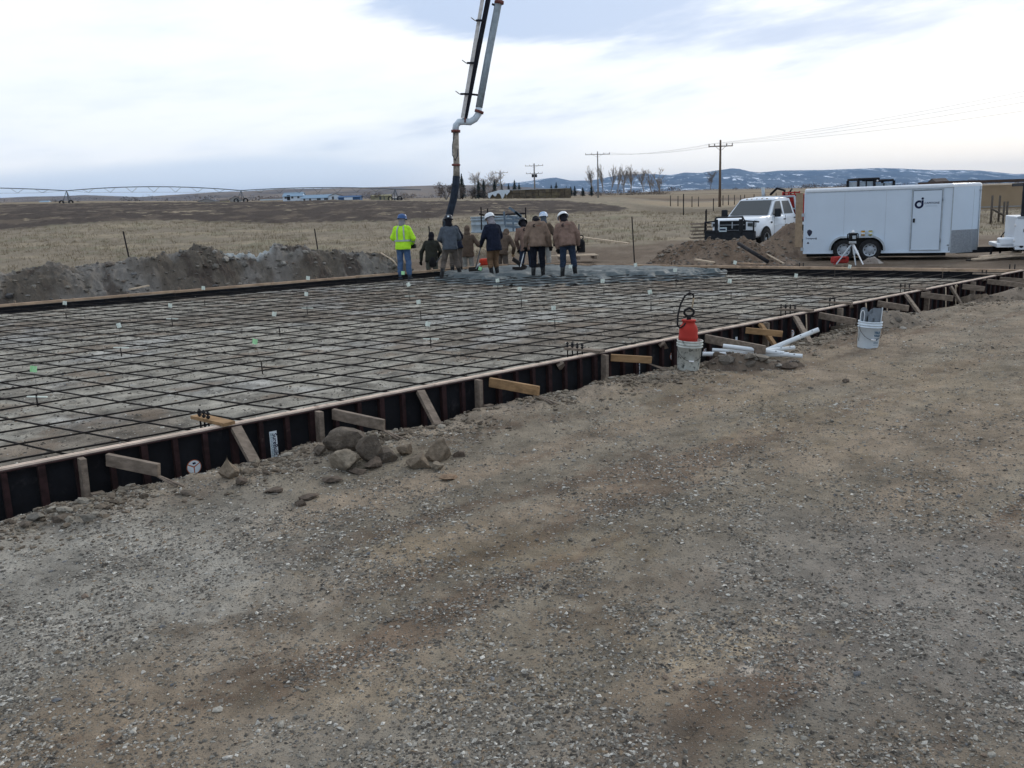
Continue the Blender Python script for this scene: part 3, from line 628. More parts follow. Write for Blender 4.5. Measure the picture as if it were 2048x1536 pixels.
ffm=run(LC,FC,'formwork_wall','black form with a brown board top across the back of the pad near the trailer',FN)
MB().bar(un(1470,526,.03),un(1530,528,.03),.08,.03).build('splice_board',m_formbrown,ffm,world=True)
for px,n in ((1600,2),(2020,2),(1345,2)):
    p=un(px,530+.01*(px-1380),0)
    for i in range(n): q=p+FD*.1*i-FN*.05; MB().tube([q+Vector((0,0,-.05)),q+Vector((0,0,.09))],.012,6).build('anchor_bolt',m_steel,ffm,world=True)
# ------------------------------------------------------------------ rebar mat
def isect(P,d,Q,e):
    M=np.array([[d.x,-e.x],[d.y,-e.y]]); s=np.linalg.solve(M,np.array([Q.x-P.x,Q.y-P.y])); return P+d*s[0]
X0=isect(N0,U,L0,LD)
rm=thing('rebar_mat','grid of dark tied rebar covering the gravel pad inside the forms','rebar mat',tuple(un(900,640,-.2)))
g0=un(0,936,-.095)
def wob(P,Q,amp,seed,z):
    R2=random.Random(seed); n=max(2,int((Q-P).length/1.1)); out=[]
    for i in range(n+1):
        p=P.lerp(Q,i/n); out.append(Vector((p.x+R2.uniform(-1,1)*amp,p.y+R2.uniform(-1,1)*amp,z+R2.uniform(-1,1)*.009)))
    return out
longpt=[]
for k in range(26):
    nk=.10 if k==0 else .545*k+.004*k*k
    A=un(0,936)+NV*nk; d=(X0-A).normalized(); B=isect(A,d,LC,FD); s=A-d*5.5
    if (B-FC).dot(-FD)> (FC-LC).length: break
    MB().tube(wob(s,B-d*.05,.012,k,-.093),.0088,6).build('rebar',m_rebar,rm,world=True)
    if k%3==1:
        for q in (3.1,9.7): MB().tube([s+d*(q+k*.37)+NV*.02+Vector((0,0,-.092)),s+d*(q+1.1+k*.37)+NV*.02+Vector((0,0,-.092))],.009,6).build('rebar',m_rebar,rm,world=True)
A1,A2=math.radians(-33.0+180),math.radians(-36.83+180)
for j in range(-27,38):
    uj=1.2+.5*j+(.0035*j*j if j>0 else -.0*j*j)
    P=nearP(uj,-.03,0); t=min(1,max(0,uj/LEN)); a=A1*(1-t)+A2*t; d=Vector((math.cos(a),math.sin(a),0))
    if uj>LEN-.15: break
    Q=isect(P,d,L0,LD); Lq=(Q-P).length
    if (Q-L0).dot(LD)>(LC-L0).length: Q=isect(P,d,LC,FD)
    s=P
    if uj<-3: s=isect(P,d,nearP(-3,0,0)-U*1.,NV); s=P if (s-P).dot(d)<0 else s
    MB().tube(wob(P,Q-d*.04,.012,100+j,-.108),.0084,6).build('rebar',m_rebar,rm,world=True)
# ------------------------------------------------------------------ grade pins with paper flags
m_flagw=mat('flag_white',(.72,.78,.70),.7,var=.05); m_flagg=mat('flag_green',(.42,.78,.42),.7,var=.05)
FL=[(76,815,790,67,738,1,'pale green flag standing low at the left edge of the rebar, nearest the camera'),
(525,747,724,509,683,1,'pale green tilted flag in the middle of the rebar, second nearest the camera'),
(862,694,674,856,648,0,'white curled flag alone in the middle of the rebar, right of the green flag'),
(1110,657,639,1107,616,0,'white square flag left of the red sprayer, above the four bolt board'),
(1302,623,605,1300,584,0,'white square flag above and left of the sprayer hose'),
(1462,601,584,1459,562,0,'white tilted flag on the far right of the rebar below the dark tarp mound'),
(1594,576,568,1592,551,0,'small white flag farthest right that stands in the open rebar'),
(243,711,695,237,651,0,'white flag left of centre, directly above the left green flag'),
(560,671,653,548,628,0,'white leaning flag above the middle green flag'),
(842,640,622,837,604,0,'white flag directly below the worker in the lime jacket, second from his feet'),
(1043,613,598,1039,578,0,'white square flag in front of the worker in the tan jacket with black trousers'),
(1208,590,576,1205,562,0,'white tilted flag before the wet concrete, right of the rightmost worker'),
(1352,575,563,1350,540,0,'white flag standing in the right part of the wet concrete'),
(345,650,636,340,611,0,'white flag left of the middle of the back row'),
(615,628,613,612,588,0,'torn white flag half way to the back of the rebar, left of the lime jacket'),
(820,603,591,817,569,0,'white flag right beside the feet of the worker in the lime jacket'),
(996,582,570,995,561,0,'white flag in front of the boots of the worker in the navy jacket'),
(133,637,624,130,606,0,'white flag at the far left, close to the bank of dirt'),
(410,612,601,407,576,0,'white flag by the left form below the tallest part of the dirt bank'),
(616,592,580,616,556,0,'white flag right at the left form, half way along it'),
(808,574,566,806,546,1,'green flag in front of the shins of the worker in the lime jacket'),
(1143,562,556,1141,533,0,'white flag between the legs of the rightmost worker'),
(1272,552,546,1271,530,0,'white flag at the back of the wet concrete'),
(962,560,553,960,537,1,'green tinted flag beside the rake head left of the navy jacket'),
(1702,560,553,1699,533,0,'white flag at the back form below the tripod'),
(1472,549,544,1470,525,0,'white flag at the back form in front of the dirt pile')]
for i,(bx,by,ty,fx,fy,g,lab) in enumerate(FL):
    b=un(bx,by,-.2); t=thing('grade_stake',lab,'flag',tuple(b),group='paper flags on the grade pins')
    top=AT(bx,ty,b.y)-b; fl=AT(fx,fy,b.y)-b; R2=random.Random(i)
    MB().tube([(0,0,-.05),(0,0,max(.05,top.z))],.008,6).build('pin',m_rebar,t)
    MB().tube([(0,0,0),tuple(fl*.5+Vector((.01,0,0))),tuple(fl)],.0014,5).build('wire',m_steel,t)
    w=.034+.0011*max(0,b.y-12); a=R2.uniform(-.35,.35); tl=R2.uniform(-.3,.3); vs=[];nn=5
    for q in range(nn+1):
        for z in (-1,1):
            xx=(q/nn*2-1)*w; yy=.012*math.sin(q*1.3+i); v=Matrix.Rotation(tl,3,'Y')@Vector((xx,yy,z*w)); v=Matrix.Rotation(a,3,'Z')@v; vs.append(v+fl)
    MB().add(vs,[(2*q,2*q+2,2*q+3,2*q+1) for q in range(nn)]).build('flag',m_flagg if g else m_flagw,t)
    if i in (0,3,7,10,13,14,15,16,2): MB().bar((-.11,.02,.12),(.12,-.01,.115),.02,.012).build('cross_strip',m_flagw,t)
# ------------------------------------------------------------------ wet concrete
m_conc=mat('wet_concrete',(.060,.080,.086),.30,var=.25,scale=2.2,bump=.5,bscale=9,rgb2=(.12,.14,.145),fac2=.45,s2=1.3,spec=.5)
ftpts=[(868,553),(905,560),(980,562),(1060,563),(1130,561),(1240,556),(1330,553),(1400,550),(1446,546),(1455,541)]
bkpts=[(905,539),(925,538),(960,536),(1035,527.6),(1090,528),(1180,529),(1250,530),(1330,531),(1385,534),(1430,538)]
nx,ny=260,70; Fp=np.array([un(a,b,-.10)[:2] for a,b in ftpts]);Bp=np.array([un(a,b,.0)[:2] for a,b in bkpts])
tt=np.linspace(0,1,len(ftpts)); tx=np.linspace(0,1,nx); Fi=np.stack([np.interp(tx,tt,Fp[:,k]) for k in(0,1)],1); Bi=np.stack([np.interp(tx,tt,Bp[:,k]) for k in(0,1)],1)
v=np.linspace(-.06,1,ny)[:,None,None]; G=Fi[None]*(1-v)+Bi[None]*v; vv=np.repeat(np.linspace(-.06,1,ny)[:,None],nx,1); X,Y=G[...,0].ravel(),G[...,1].ravel()
hz=-.215+.20*sm(vv.ravel()+fbm(X,Y,1.1,4,120)*.5,-.08,.55); txx=np.repeat(tx[None],ny,0).ravel(); hz=np.where(txx>.9,-.215+(hz+.215)*np.clip((1-txx)/.1,0,1)**.5,hz)
hz=hz+fbm(X,Y,3.,4,121)*.34*(1-sm(vv.ravel(),.3,.7)*.75)+fbm(X,Y,9,3,122)*.03; hz=np.minimum(hz,-.004)
o=npmesh('wet_concrete',np.stack([X,Y,hz],1),gridfaces(ny,nx),m_conc); tag(o,'fresh grey concrete spreading over the rebar at the back of the pad','concrete',kind='stuff')
# ------------------------------------------------------------------ dirt banks and piles
def mound(name,label,cat,axis0,axis1,width,crest,seed,cols,res=(220,70),offs=0.,rough=.16,group=None,kind=None,asym=.5,chunks=1.,big=1.):
    """a long heap whose crest height follows crest(t); axis0->axis1 is its foot on the near side, width its depth away from it"""
    A,B=Vector(axis0),Vector(axis1); d=(B-A); n=Vector((-d.y,d.x,0)).normalized()
    if n.y<0: n=-n
    t=np.linspace(0,1,res[0]); v=np.linspace(0,1,res[1]); T,Vv=np.meshgrid(t,v)
    X=A.x+d.x*T+n.x*width*Vv; Y=A.y+d.y*T+n.y*width*Vv
    hcr=np.interp(T,[c[0] for c in crest],[c[1] for c in crest]); pk=asym
    prof=np.where(Vv<pk,sm(Vv,0,pk),1-sm(Vv,pk,1)); g=gz(X.ravel(),Y.ravel(),False).reshape(X.shape); g=np.where(g<-.4,-.2,g)
    nz=fbm(X,Y,1.1,5,seed)*1.1+fbm(X,Y,4.5,5,seed+1)*.42*chunks+np.abs(fbm(X,Y,9,3,seed+2))*.25*chunks
    Z=g-.10+(hcr+.1)*prof+nz*rough*2.2*np.clip(prof*2,0,1)*np.clip(hcr*2,.25,1)
    Z[:, 0]=g[:,0]-.15; Z[:,-1]=g[:,-1]-.15; Z[-1]=g[-1]-.15; Z[0]=g[0]-.12
    Xf,Yf=X.ravel(),Y.ravel(); c=np.tile(np.array(cols[0]),(Xf.size,1)); w=sm(fbm(Xf,Yf,.8,5,seed+5),-.02,.14)[:,None]*.9; c=c*(1-w)+np.array(cols[1])*w
    w=sm(fbm(Xf,Yf,2.,5,seed+6),.10,.2)[:,None]*.8; c=c*(1-w)+np.array(cols[2])*w; c*=1+fbm(Xf,Yf,7,3,seed+8)[:,None]*.5
    for (cx_,cy_,rr,cc_) in (cols[3] if len(cols)>3 else ()):
        w=(1-sm(np.hypot(Xf-cx_,Yf-cy_)+fbm(Xf,Yf,2,4,seed+9)*.7,rr*.5,rr))[:,None]*.9; c=c*(1-w)+np.array(cc_)*w
    o=npmesh(name,np.stack([Xf,Yf,Z.ravel()],1),gridfaces(res[1],res[0]),gm,True,{'Col':np.concatenate([np.clip(c,.01,1),np.full((Xf.size,1),.7)],1)})
    L_=d.length; R2=np.random.RandomState(seed); nq=int(min(2600,L_*width*90)); ii=R2.randint(0,Xf.size,nq); Zf=Z.ravel(); ok=(prof.ravel()[ii]>.05)
    ii=ii[ok]; szz=np.clip(.016*np.exp(R2.randn(len(ii))*.55),.006,.075)*(.8+.02*Yf[ii])*(.55+.45*min(1,width/2))*big; cl=stonecols(len(ii),R2)*.5+np.clip(c[ii],0,1)*.55
    q=stones('clods',np.stack([Xf[ii],Yf[ii],Zf[ii]],1),szz,sm_,cl,seed=seed); q.parent=o; q['kind']='stuff'
    return tag(o,label,cat,group,kind)
def px_t(A,B,px):
    d=(B-A); best=0;bd=1e9
    for t in np.linspace(0,1,400):
        q=abs(pr(A+d*t)[0]-px)
        if q<bd: bd=q;best=t
    return best
BA=L0-LD*7+LN*.10; BB=L0+LD*((LC-L0).length*.80)+LN*.10
cp=[(-300,.9),(0,1.0),(60,.95),(130,1.08),(230,.98),(330,1.02),(400,1.1),(432,1.18),(470,1.12),(520,1.02),(560,.95),(640,1.22),(690,.95),(760,1.0),(810,.8),(850,.5),(900,.1)]
crest=[(px_t(BA,BB,p),h*1.0) for p,h in cp]; crest=[(0,.55)]+crest+[(1,.05)]
w1=AT(500,560,24.5)
mound('dirt_bank','long bank of dark lumpy dirt and rubble behind the left form','dirt bank',BA,BB,3.0,crest,200,((.068,.058,.047),(.125,.116,.104),(.038,.03,.025),((w1.x,w1.y+.3,1.0,(.26,.28,.28)),(w1.x-1.6,w1.y-.6,.6,(.18,.175,.16)))),(1100,130),rough=.17,asym=.5,chunks=2.,big=1.7)
P1a=un(1262,529,-.2)+Vector((0,.3,0)); P1b=un(1570,531,-.2)+Vector((0,.3,0))
mound('dirt_pile','low brown dirt pile behind the back form in front of the white pickup','dirt pile',P1a,P1b,4.0,[(0,.1),(.1,.5),(.2,.6),(.33,.70),(.46,.76),(.57,.84),(.68,.68),(.76,.5),(.85,.3),(1,.02)],230,((.105,.075,.053),(.14,.105,.078),(.065,.045,.032)),(360,130),rough=.16,chunks=1.6,big=1.4)
P2a=AT(1480,515,28.6); P2b=AT(1640,515,28.6)
mound('dirt_pile','tall pile of loose soil piled against the back of the white trailer','dirt pile',Vector((P2a.x,30.1,0)),Vector((P2b.x+.4,30.1,0)),3.4,[(0,.02),(.25,.12),(.45,.35),(.62,.55),(.8,.98),(.92,1.12),(1,.9)],240,((.125,.092,.066),(.16,.125,.095),(.085,.06,.045)),(160,90),rough=.07)
P3a,P3b=un(1775,668,-.3),un(1905,650,-.3)
mound('dirt_pile','small crumbly dirt heap beside the bucket of floats','dirt pile',P3a,P3b,1.1,[(0,.0),(.25,.16),(.5,.22),(.75,.14),(1,.0)],250,((.085,.07,.054),(.12,.10,.078),(.055,.042,.033)),(140,80),rough=.10,chunks=1.8,big=1.6)
P4a,P4b=un(1992,606,-.3),un(2140,592,-.3)
mound('dirt_pile','dark dirt heap against the far end of the near form at the right edge','dirt pile',P4a,P4b,1.0,[(0,.0),(.3,.12),(.6,.2),(1,.1)],255,((.10,.08,.06),(.14,.115,.09),(.07,.055,.042)),(100,60),rough=.06)
P5a,P5b=un(1425,748,-.3),un(1625,742,-.3)
mound('dirt_pile','dark broken clods heaped below the white pipes beside the paint bucket','dirt pile',P5a,P5b,.75,[(0,.04),(.12,.12),(.3,.20),(.5,.13),(.72,.09),(.9,.07),(1,.0)],260,((.085,.066,.05),(.12,.10,.08),(.055,.042,.033)),(260,90),rough=.2,chunks=2.4,big=3.2)
P6a,P6b=AT(1735,531,26.5),AT(1780,531,26.5)
mound('dirt_pile','small grey heap of spoil in front of the rear trailer wheel','dirt pile',Vector((P6a.x,26.5,0)),Vector((P6b.x,26.5,0)),1.0,[(0,.0),(.3,.16),(.6,.2),(1,.0)],265,((.17,.15,.13),(.2,.18,.16),(.12,.10,.085)),(60,40),rough=.04)
# ------------------------------------------------------------------ individual rocks and clods
def rock(px,py,w,h,cc,label,seed,point=0.,dep=.85,name='rock',cat='rock',zz=None,sub=4):
    P=un(px,py,-.30); g=GZ(P.x,P.y) if zz is None else zz; P=un(px,py,g)
    k=(P-Vector((0,0,H))).length/F; W=w*k*.48; Hh=h*k*.5*.84
    bm=bmesh.new(); bmesh.ops.create_icosphere(bm,subdivisions=sub,radius=1); o3=Vector((seed*3.1,seed*1.7,seed*.9))
    planes=[]; R2=random.Random(seed)
    for _ in range(16): planes.append((Vector((R2.gauss(0,1),R2.gauss(0,1),R2.gauss(0,1))).normalized(),R2.uniform(.42,.80)))
    for v in bm.verts:
        p=v.co.copy()
        for n_,dd_ in planes:
            q=p.dot(n_)
            if q>dd_: p-=n_*(q-dd_)
        p*=1.30+.10*mnoise.fractal(p*2.4+o3,1.0,2.0,5)
        if point and p.z>0: p.x*=1-point*p.z; p.y*=1-point*p.z
        v.co=Vector((p.x*W,p.y*W*dep,p.z*Hh))
    me=bpy.data.meshes.new(name); bm.to_mesh(me); bm.free(); me.polygons.foreach_set('use_smooth',[False]*len(me.polygons))
    o=link(name,me,mat('rock_%02d'%cc,ROCKC[cc],.95,var=.3,scale=14,bump=.7,bscale=50,rgb2=tuple(c*.6 for c in ROCKC[cc]),fac2=.4,s2=9)); o.location=(P.x,P.y+W*.3,g+Hh*.5); o.rotation_euler=(0,0,R2.uniform(-.5,.5))
    return tag(o,label,cat,'loose rocks beside the formwork')
ROCKC=[(.19,.15,.108),(.21,.175,.13),(.12,.098,.076),(.17,.155,.13),(.11,.085,.065),(.25,.17,.11)]
for i,a in enumerate([(706,902,96,64,2,'largest dark brown rock at the back of the cluster by the form',0),(690,935,66,44,1,'tan slab shaped rock at the front left of the rock cluster',0),(742,912,60,66,2,'dark flat sided rock behind the middle of the cluster',0),
  (745,936,40,30,4,'low wedge rock right of the tan slab rock',0),(774,922,50,44,2,'rounded grey brown rock in the middle of the cluster',0),(836,938,62,52,0,'tan block of rock left of the split boulder',.25),(876,920,62,60,0,'brown split boulder at the right of the cluster',0),
  (874,940,30,30,1,'cracked corner piece in front of the split boulder',0),(920,914,26,24,4,'dark stone right of the split boulder',0),(812,905,36,26,0,'small brown stone between the two big rock groups',0),(640,905,36,24,2,'small stone behind the tan slab beside the stake',0),
  (456,957,46,58,0,'pointed wedge of brown stone leaning before the round sticker',.85),(480,968,28,18,4,'low clod right of the pointed stone',0),(715,948,36,18,4,'flat dark clod at the front of the cluster',0),
  (72,1040,36,20,3,'grey angular stone at the lower left under the form',0),(118,1047,38,22,2,'brown round stone right of the grey stone at the lower left',0),(50,1052,24,12,2,'tan flat stone at the left edge of the photo',0),(172,1040,28,16,3,'pale grey stone third from the left edge',0),
  (372,990,30,14,2,'grey clod below the strap of the first outrigger board',0),(900,958,36,16,5,'reddish flat clod in front of the rock cluster',0),(545,985,32,16,4,'grey broken clod in the open yard left of the cluster',0),(618,998,34,18,4,'grey clod near the lower middle of the yard edge',0),(600,1012,26,18,4,'small dark clod beside the lower grey clod',0),
  (1692,765,16,9,4,'single dark clod lying in the tan yard right of centre',0),(660,962,40,14,4,'flat dark clod in front of the tan slab',0),
  (1440,722,44,34,4,'big dark clod directly beside the paint bucket',0),(1478,738,50,32,4,'round dark clod at the front of the clod heap',0),(1520,730,40,30,4,'dark clod in the middle of the clod heap',0),(1580,738,40,20,4,'low dark clod at the right end of the heap',0),(1455,705,36,28,4,'brown clod on top of the clod heap',0)]):
    rock(*a[:6],seed=i+1,point=a[6])
# ------------------------------------------------------------------ white pipes
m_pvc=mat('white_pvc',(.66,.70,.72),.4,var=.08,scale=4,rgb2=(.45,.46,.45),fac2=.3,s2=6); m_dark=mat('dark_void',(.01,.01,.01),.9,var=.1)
def pipe(a,b,za,zb,label,r=.030):
    p,q=un(a[0],a[1],za),un(b[0],b[1],zb); t=thing('pvc_pipe',label,'pipe',tuple(p),group='white pipes lying by the form'); d=(q-p)
    mb=MB(); L=d.length; x=d.normalized(); mb.tube([(0,0,0),d],r,16,cap=False); mb.tube([(0,0,0),d],r*.86,16,cap=False)
    n=16; mb.build('tube',m_pvc,t)
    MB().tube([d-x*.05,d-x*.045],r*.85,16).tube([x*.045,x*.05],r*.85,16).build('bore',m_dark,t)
    side=x.cross(Vector((0,0,1))).normalized(); 
    if side.y>0: side=-side
    for k in (.10,.26,.42):
        if L>k*2: c=d-x*k+side*r*.72+Vector((0,0,r*.70)); MB().ell(c,(.010,.010,.005)).build('drilled_hole',m_dark,t)
pipe((1530,702),(1637,659),-.24,.02,'white pipe propped up at an angle above the others',.031)
pipe((1446,692),(1568,707),-.10,-.19,'white pipe on top crossing the clod heap')
pipe((1425,700),(1605,712),-.20,-.24,'lowest white pipe nearest the camera',.027)
pipe((1508,704),(1588,695),-.20,-.22,'short white pipe pointing back right under the propped pipe',.027)
pipe((1405,708),(1578,709),-.23,-.20,'white pipe whose left end comes out beside the paint bucket')
# ------------------------------------------------------------------ buckets
m_bk1=mat('stained_bucket',(.52,.54,.50),.6,var=.12,scale=12,rgb2=(.05,.06,.06),fac2=.40,s2=16); m_bk2=mat('clean_bucket',(.62,.70,.76),.4,var=.05,rgb2=(.5,.55,.6),fac2=.2,s2=5)
def bucket(px,py,label,m,rx,ry,sc=1.):
    P=un(px,py,-.3); g=GZ(P.x,P.y); P=un(px,py,g); P.z=g-.01; P.y+=.12*sc
    t=thing('bucket',label,'bucket',tuple(P),rx=rx,ry=ry); prof=[(.0001,.004),(.128,.0),(.132,.01),(.146,.285),(.158,.287),(.158,.297),(.148,.30),(.149,.318),(.160,.32),(.160,.330),(.150,.333),(.152,.352),(.158,.356),(.158,.37),(.148,.37),(.143,.30),(.128,.02),(.0001,.018)]
    MB().lathe([(a*sc,b*sc) for a,b in prof],36).build('pail',m,t)
    pts=[(.162*sc*math.cos(a),-.10*sc*math.sin(a)*1.3-.03,(.30-.17*math.sin(a))*sc) for a in np.linspace(0,math.pi,17)]
    MB().tube(pts,.0028,6).build('wire_handle',m_steel,t); MB().tube([tuple(Vector(p)*1.0) for p in pts[7:10]],.009,8).build('grip',m_white,t)
    return t,P
b1,Pb1=bucket(1380,741,'white five gallon bucket smeared with black and blue stains, sprayer inside',m_bk1,.02,.06)
b2,Pb2=bucket(1742,697,'clean pale blue white bucket of floats with a printed label',m_bk2,.0,.07)
m_lblue=mat('label_blue',(.06,.13,.20),.5,var=.1)
# printed label on the clean bucket
def curved(txt,size,zz,ang,t,m,bold=.0012,sx=1.):
    cu=bpy.data.curves.new('t','FONT'); cu.body=txt; cu.size=size; cu.extrude=.0006; cu.align_x='CENTER'; cu.align_y='CENTER'; cu.offset=bold
    o=bpy.data.objects.new('t',cu); COL.objects.link(o); me=bpy.data.meshes.new_from_object(o.evaluated_get(bpy.context.evaluated_depsgraph_get())); bpy.data.objects.remove(o)
    for v in me.vertices:
        z=zz+v.co.y; r=.133+.0475*z+.0015+v.co.z; a=ang+v.co.x*sx/r; v.co=Vector((math.sin(a)*r,-math.cos(a)*r,z))
    return link('label_lettering',me,m,t)
curved('TRUE',.042,.225,.42,b2,m_lblue,.002); curved('VALUE',.036,.185,.46,b2,m_lblue,.002)
mb=MB()
for z,a0,a1,h in ((.12,.12,.5,.014),(.098,.12,.75,.004),(.088,.12,.7,.004),(.078,.12,.78,.004),(.14,.12,.70,.003),(.15,.2,.7,.003),(.055,.1,.75,.003)):
    n=8; vs=[]
    for i in range(n+1):
        a=a0+(a1-a0)*i/n
        for q in (0,h): r=.133+.0475*(z+q)+.0015; vs.append((math.sin(a)*r,-math.cos(a)*r,z+q))
    mb.add(vs,[(2*i,2*i+2,2*i+3,2*i+1) for i in range(n)])
mb.build('label_small_print',m_lblue,b2)
# floats standing in the clean bucket
m_mag=mat('grey_magnesium',(.22,.25,.28),.5,metal=.3,var=.15,scale=6,rgb2=(.14,.15,.17),fac2=.3)
def blade(x,y,h,w,a,tl,label,nm='hand_float',cat='float'):
    t=thing(nm,label,cat,(Pb2.x+x,Pb2.y+y,Pb2.z+.10),rz=a,ry=tl,group='floats in the clean bucket'); n=9
    poly=[(-w,0)]+[(-w*math.cos(q),h-w*1.0+w*math.sin(q)) for q in np.linspace(0,math.pi,n)]+[(w,0)]
    MB().prism(poly,-.004,.004,lambda X,Z,Y:(X,Y,Z)).build('blade',m_mag,t); MB().bar((0,.006,h*.2),(0,.006,h*.82),.025,.02).build('rib',m_mag,t)
blade(-.085,0,.46,.05,.2,.04,'rounded grey float, leftmost and tallest in the clean bucket'); blade(-.035,.02,.40,.045,.0,.05,'round topped grey float behind the front one, second from the left'); blade(.03,-.03,.38,.07,-.1,.07,'wide grey float at the front of the bucket'); blade(.045,.05,.43,.05,.1,.08,'grey float rising behind the wide front float')
t=thing('straight_float','square ended grey float with a white edge at the right of the bucket','float',(Pb2.x+.085,Pb2.y+.02,Pb2.z+.1),ry=.09,group='floats in the clean bucket'); MB().box((0,0,.22),(.12,.006,.44)).build('blade',m_mag,t); MB().box((.064,0,.23),(.010,.02,.44)).build('edge_strip',m_pvc,t)
t=thing('hook_handle','thin pale hoop handle at the left rim of the clean bucket','handle',(Pb2.x-.115,Pb2.y-.02,Pb2.z+.15),ry=.05); MB().tube([(-.02,0,0),(-.02,0,.33),(-.01,0,.36),(.005,0,.372),(.02,0,.36),(.03,0,.33),(.03,0,.02)],.007,8).build('hoop',m_pvc,t)
# red pump sprayer in the stained bucket
m_red=mat('red_plastic',(.40,.035,.025),.45,var=.12,scale=6,rgb2=(.25,.03,.03),fac2=.3); m_rub=mat('black_rubber',(.012,.012,.013),.5,var=.2)
t=thing('pump_sprayer','red garden sprayer with black pump handle and looped hose standing in the stained bucket','sprayer',(Pb1.x-.005,Pb1.y,Pb1.z+.22),ry=.03)
MB().lathe([(.0001,0),(.105,0),(.112,.02),(.112,.16),(.118,.17),(.118,.19),(.113,.20),(.112,.27),(.10,.315),(.076,.345),(.074,.375),(.086,.38),(.086,.395),(.0001,.40)],36).build('tank',m_red,t)
MB().tube([(0,0,.39),(0,0,.45)],.028,12).build('pump_neck',m_rub,t)
MB().tube([(.058*math.cos(a),0,.485+.045*math.sin(a)) for a in np.linspace(-math.pi*.5,math.pi*1.5,21)],.014,8).build('pump_handle',m_rub,t)
MB().tube([(-.02,-.03,.40),(-.07,-.06,.33),(-.12,-.06,.30),(-.145,-.05,.34),(-.14,-.03,.45),(-.11,-.01,.58),(-.06,0,.68),(0,.01,.72),(.045,.01,.70),(.052,.01,.645)],.011,8).build('hose',m_rub,t)
MB().tube([(.052,.01,.66),(.04,.01,.56),(.012,.0,.50)],[.012,.009,.006],8).build('wand',mat('brass_wand',(.38,.30,.20),.4,.4),t)
# ================================================================== people
m_skin=mat('skin',(.42,.25,.18),.6,var=.1)
def cloth(name,rgb,var=.22): return mat(name,rgb,.92,var=var,scale=5,bump=.35,bscale=26,rgb2=tuple(c*.6 for c in rgb),fac2=.32,s2=7,spec=.1)
C_HV=cloth('lime_jacket',(.50,.90,.05),.08); C_TAN=cloth('tan_duck',(.20,.145,.11)); C_TAN2=cloth('tan_duck_worn',(.185,.125,.10)); C_GREY=cloth('slate_grey',(.085,.10,.12)); C_NAVY=cloth('navy',(.016,.02,.035)); C_GRN=cloth('dark_olive',(.035,.036,.03))
C_BRN=cloth('brown_hoodie',(.115,.085,.065)); C_JEAN=cloth('blue_jeans',(.075,.13,.235)); C_BLK=cloth('black_trousers',(.012,.014,.02)); C_TROU=cloth('grey_brown_trousers',(.13,.11,.095)); C_KHK=cloth('brown_trousers',(.16,.10,.06)); C_DNV=cloth('dark_jeans',(.028,.04,.065)); C_LT=cloth('light_grey_trousers',(.30,.30,.28))
C_OLV=cloth('grey_green_trousers',(.10,.105,.09)); C_BOOT=mat('rubber_boot',(.012,.012,.013),.45,var=.4,scale=8,rgb2=(.10,.11,.11),fac2=.4,s2=5); C_GLV=cloth('dark_glove',(.015,.015,.016)); C_LGL=cloth('tan_glove',(.35,.27,.16)); C_HOOD=cloth('black_hood',(.014,.014,.018)); C_GH=cloth('grey_hood',(.24,.23,.25)); C_RFL=mat('reflective_tape',(.42,.45,.46),.35,.2,var=.1)
H_WHT=mat('white_hardhat',(.75,.78,.80),.25,var=.04,coat=.4,rgb2=(.5,.52,.54),fac2=.25,s2=12); H_BLU=mat('blue_hardhat',(.03,.09,.24),.3,var=.15,coat=.3,rgb2=(.35,.42,.5),fac2=.25,s2=10); H_BLW=mat('pale_blue_hardhat',(.35,.52,.75),.3,var=.2,coat=.3,rgb2=(.75,.8,.88),fac2=.5,s2=9); H_BLK=mat('black_hardhat',(.010,.014,.022),.35,var=.2,coat=.3)
def lerp(a,b,t): return Vector(a).lerp(Vector(b),t)
def hand(mb,wr,el,side,k=1.,curl=.9,palm=Vector((0,0,0))):
    wr=Vector(wr); d=(wr-Vector(el)).normalized(); a=Vector((0,1,0)) if abs(d.y)<.8 else Vector((0,0,1))
    sx=a.cross(d).normalized(); fw=d.cross(sx).normalized()     # across the palm / out of the palm
    pc=wr+d*.05; mb.capsule(wr,wr+d*.075,.026*k,.030*k,10); mb.capsule(wr+d*.04+sx*.018,wr+d*.085+sx*.022,.020*k,.016*k,8); mb.capsule(wr+d*.04-sx*.018,wr+d*.085-sx*.022,.020*k,.016*k,8)
    for i,(o,L) in enumerate(((-.032,.070),(-.011,.080),(.011,.076),(.031,.060))):
        b=wr+d*.092+sx*o; m1=b+(d*math.cos(curl*.5)+fw*math.sin(curl*.5))*L*.45; m2=m1+(d*math.cos(curl)+fw*math.sin(curl))*L*.32; m3=m2+(d*math.cos(curl*1.6)+fw*math.sin(curl*1.6))*L*.23
        mb.capsule(b,m1,.0105*k,.0098*k,8); mb.capsule(m1,m2,.0098*k,.009*k,8); mb.capsule(m2,m3,.009*k,.008*k,8)
    t0=wr+d*.03+sx*.03*side; t1=t0+(d*.6+sx*.55*side+fw*.45).normalized()*.042; t2=t1+(d*.85+fw*.5).normalized()*.03
    mb.capsule(t0,t1,.014*k,.0115*k,8); mb.capsule(t1,t2,.0115*k,.010*k,8)
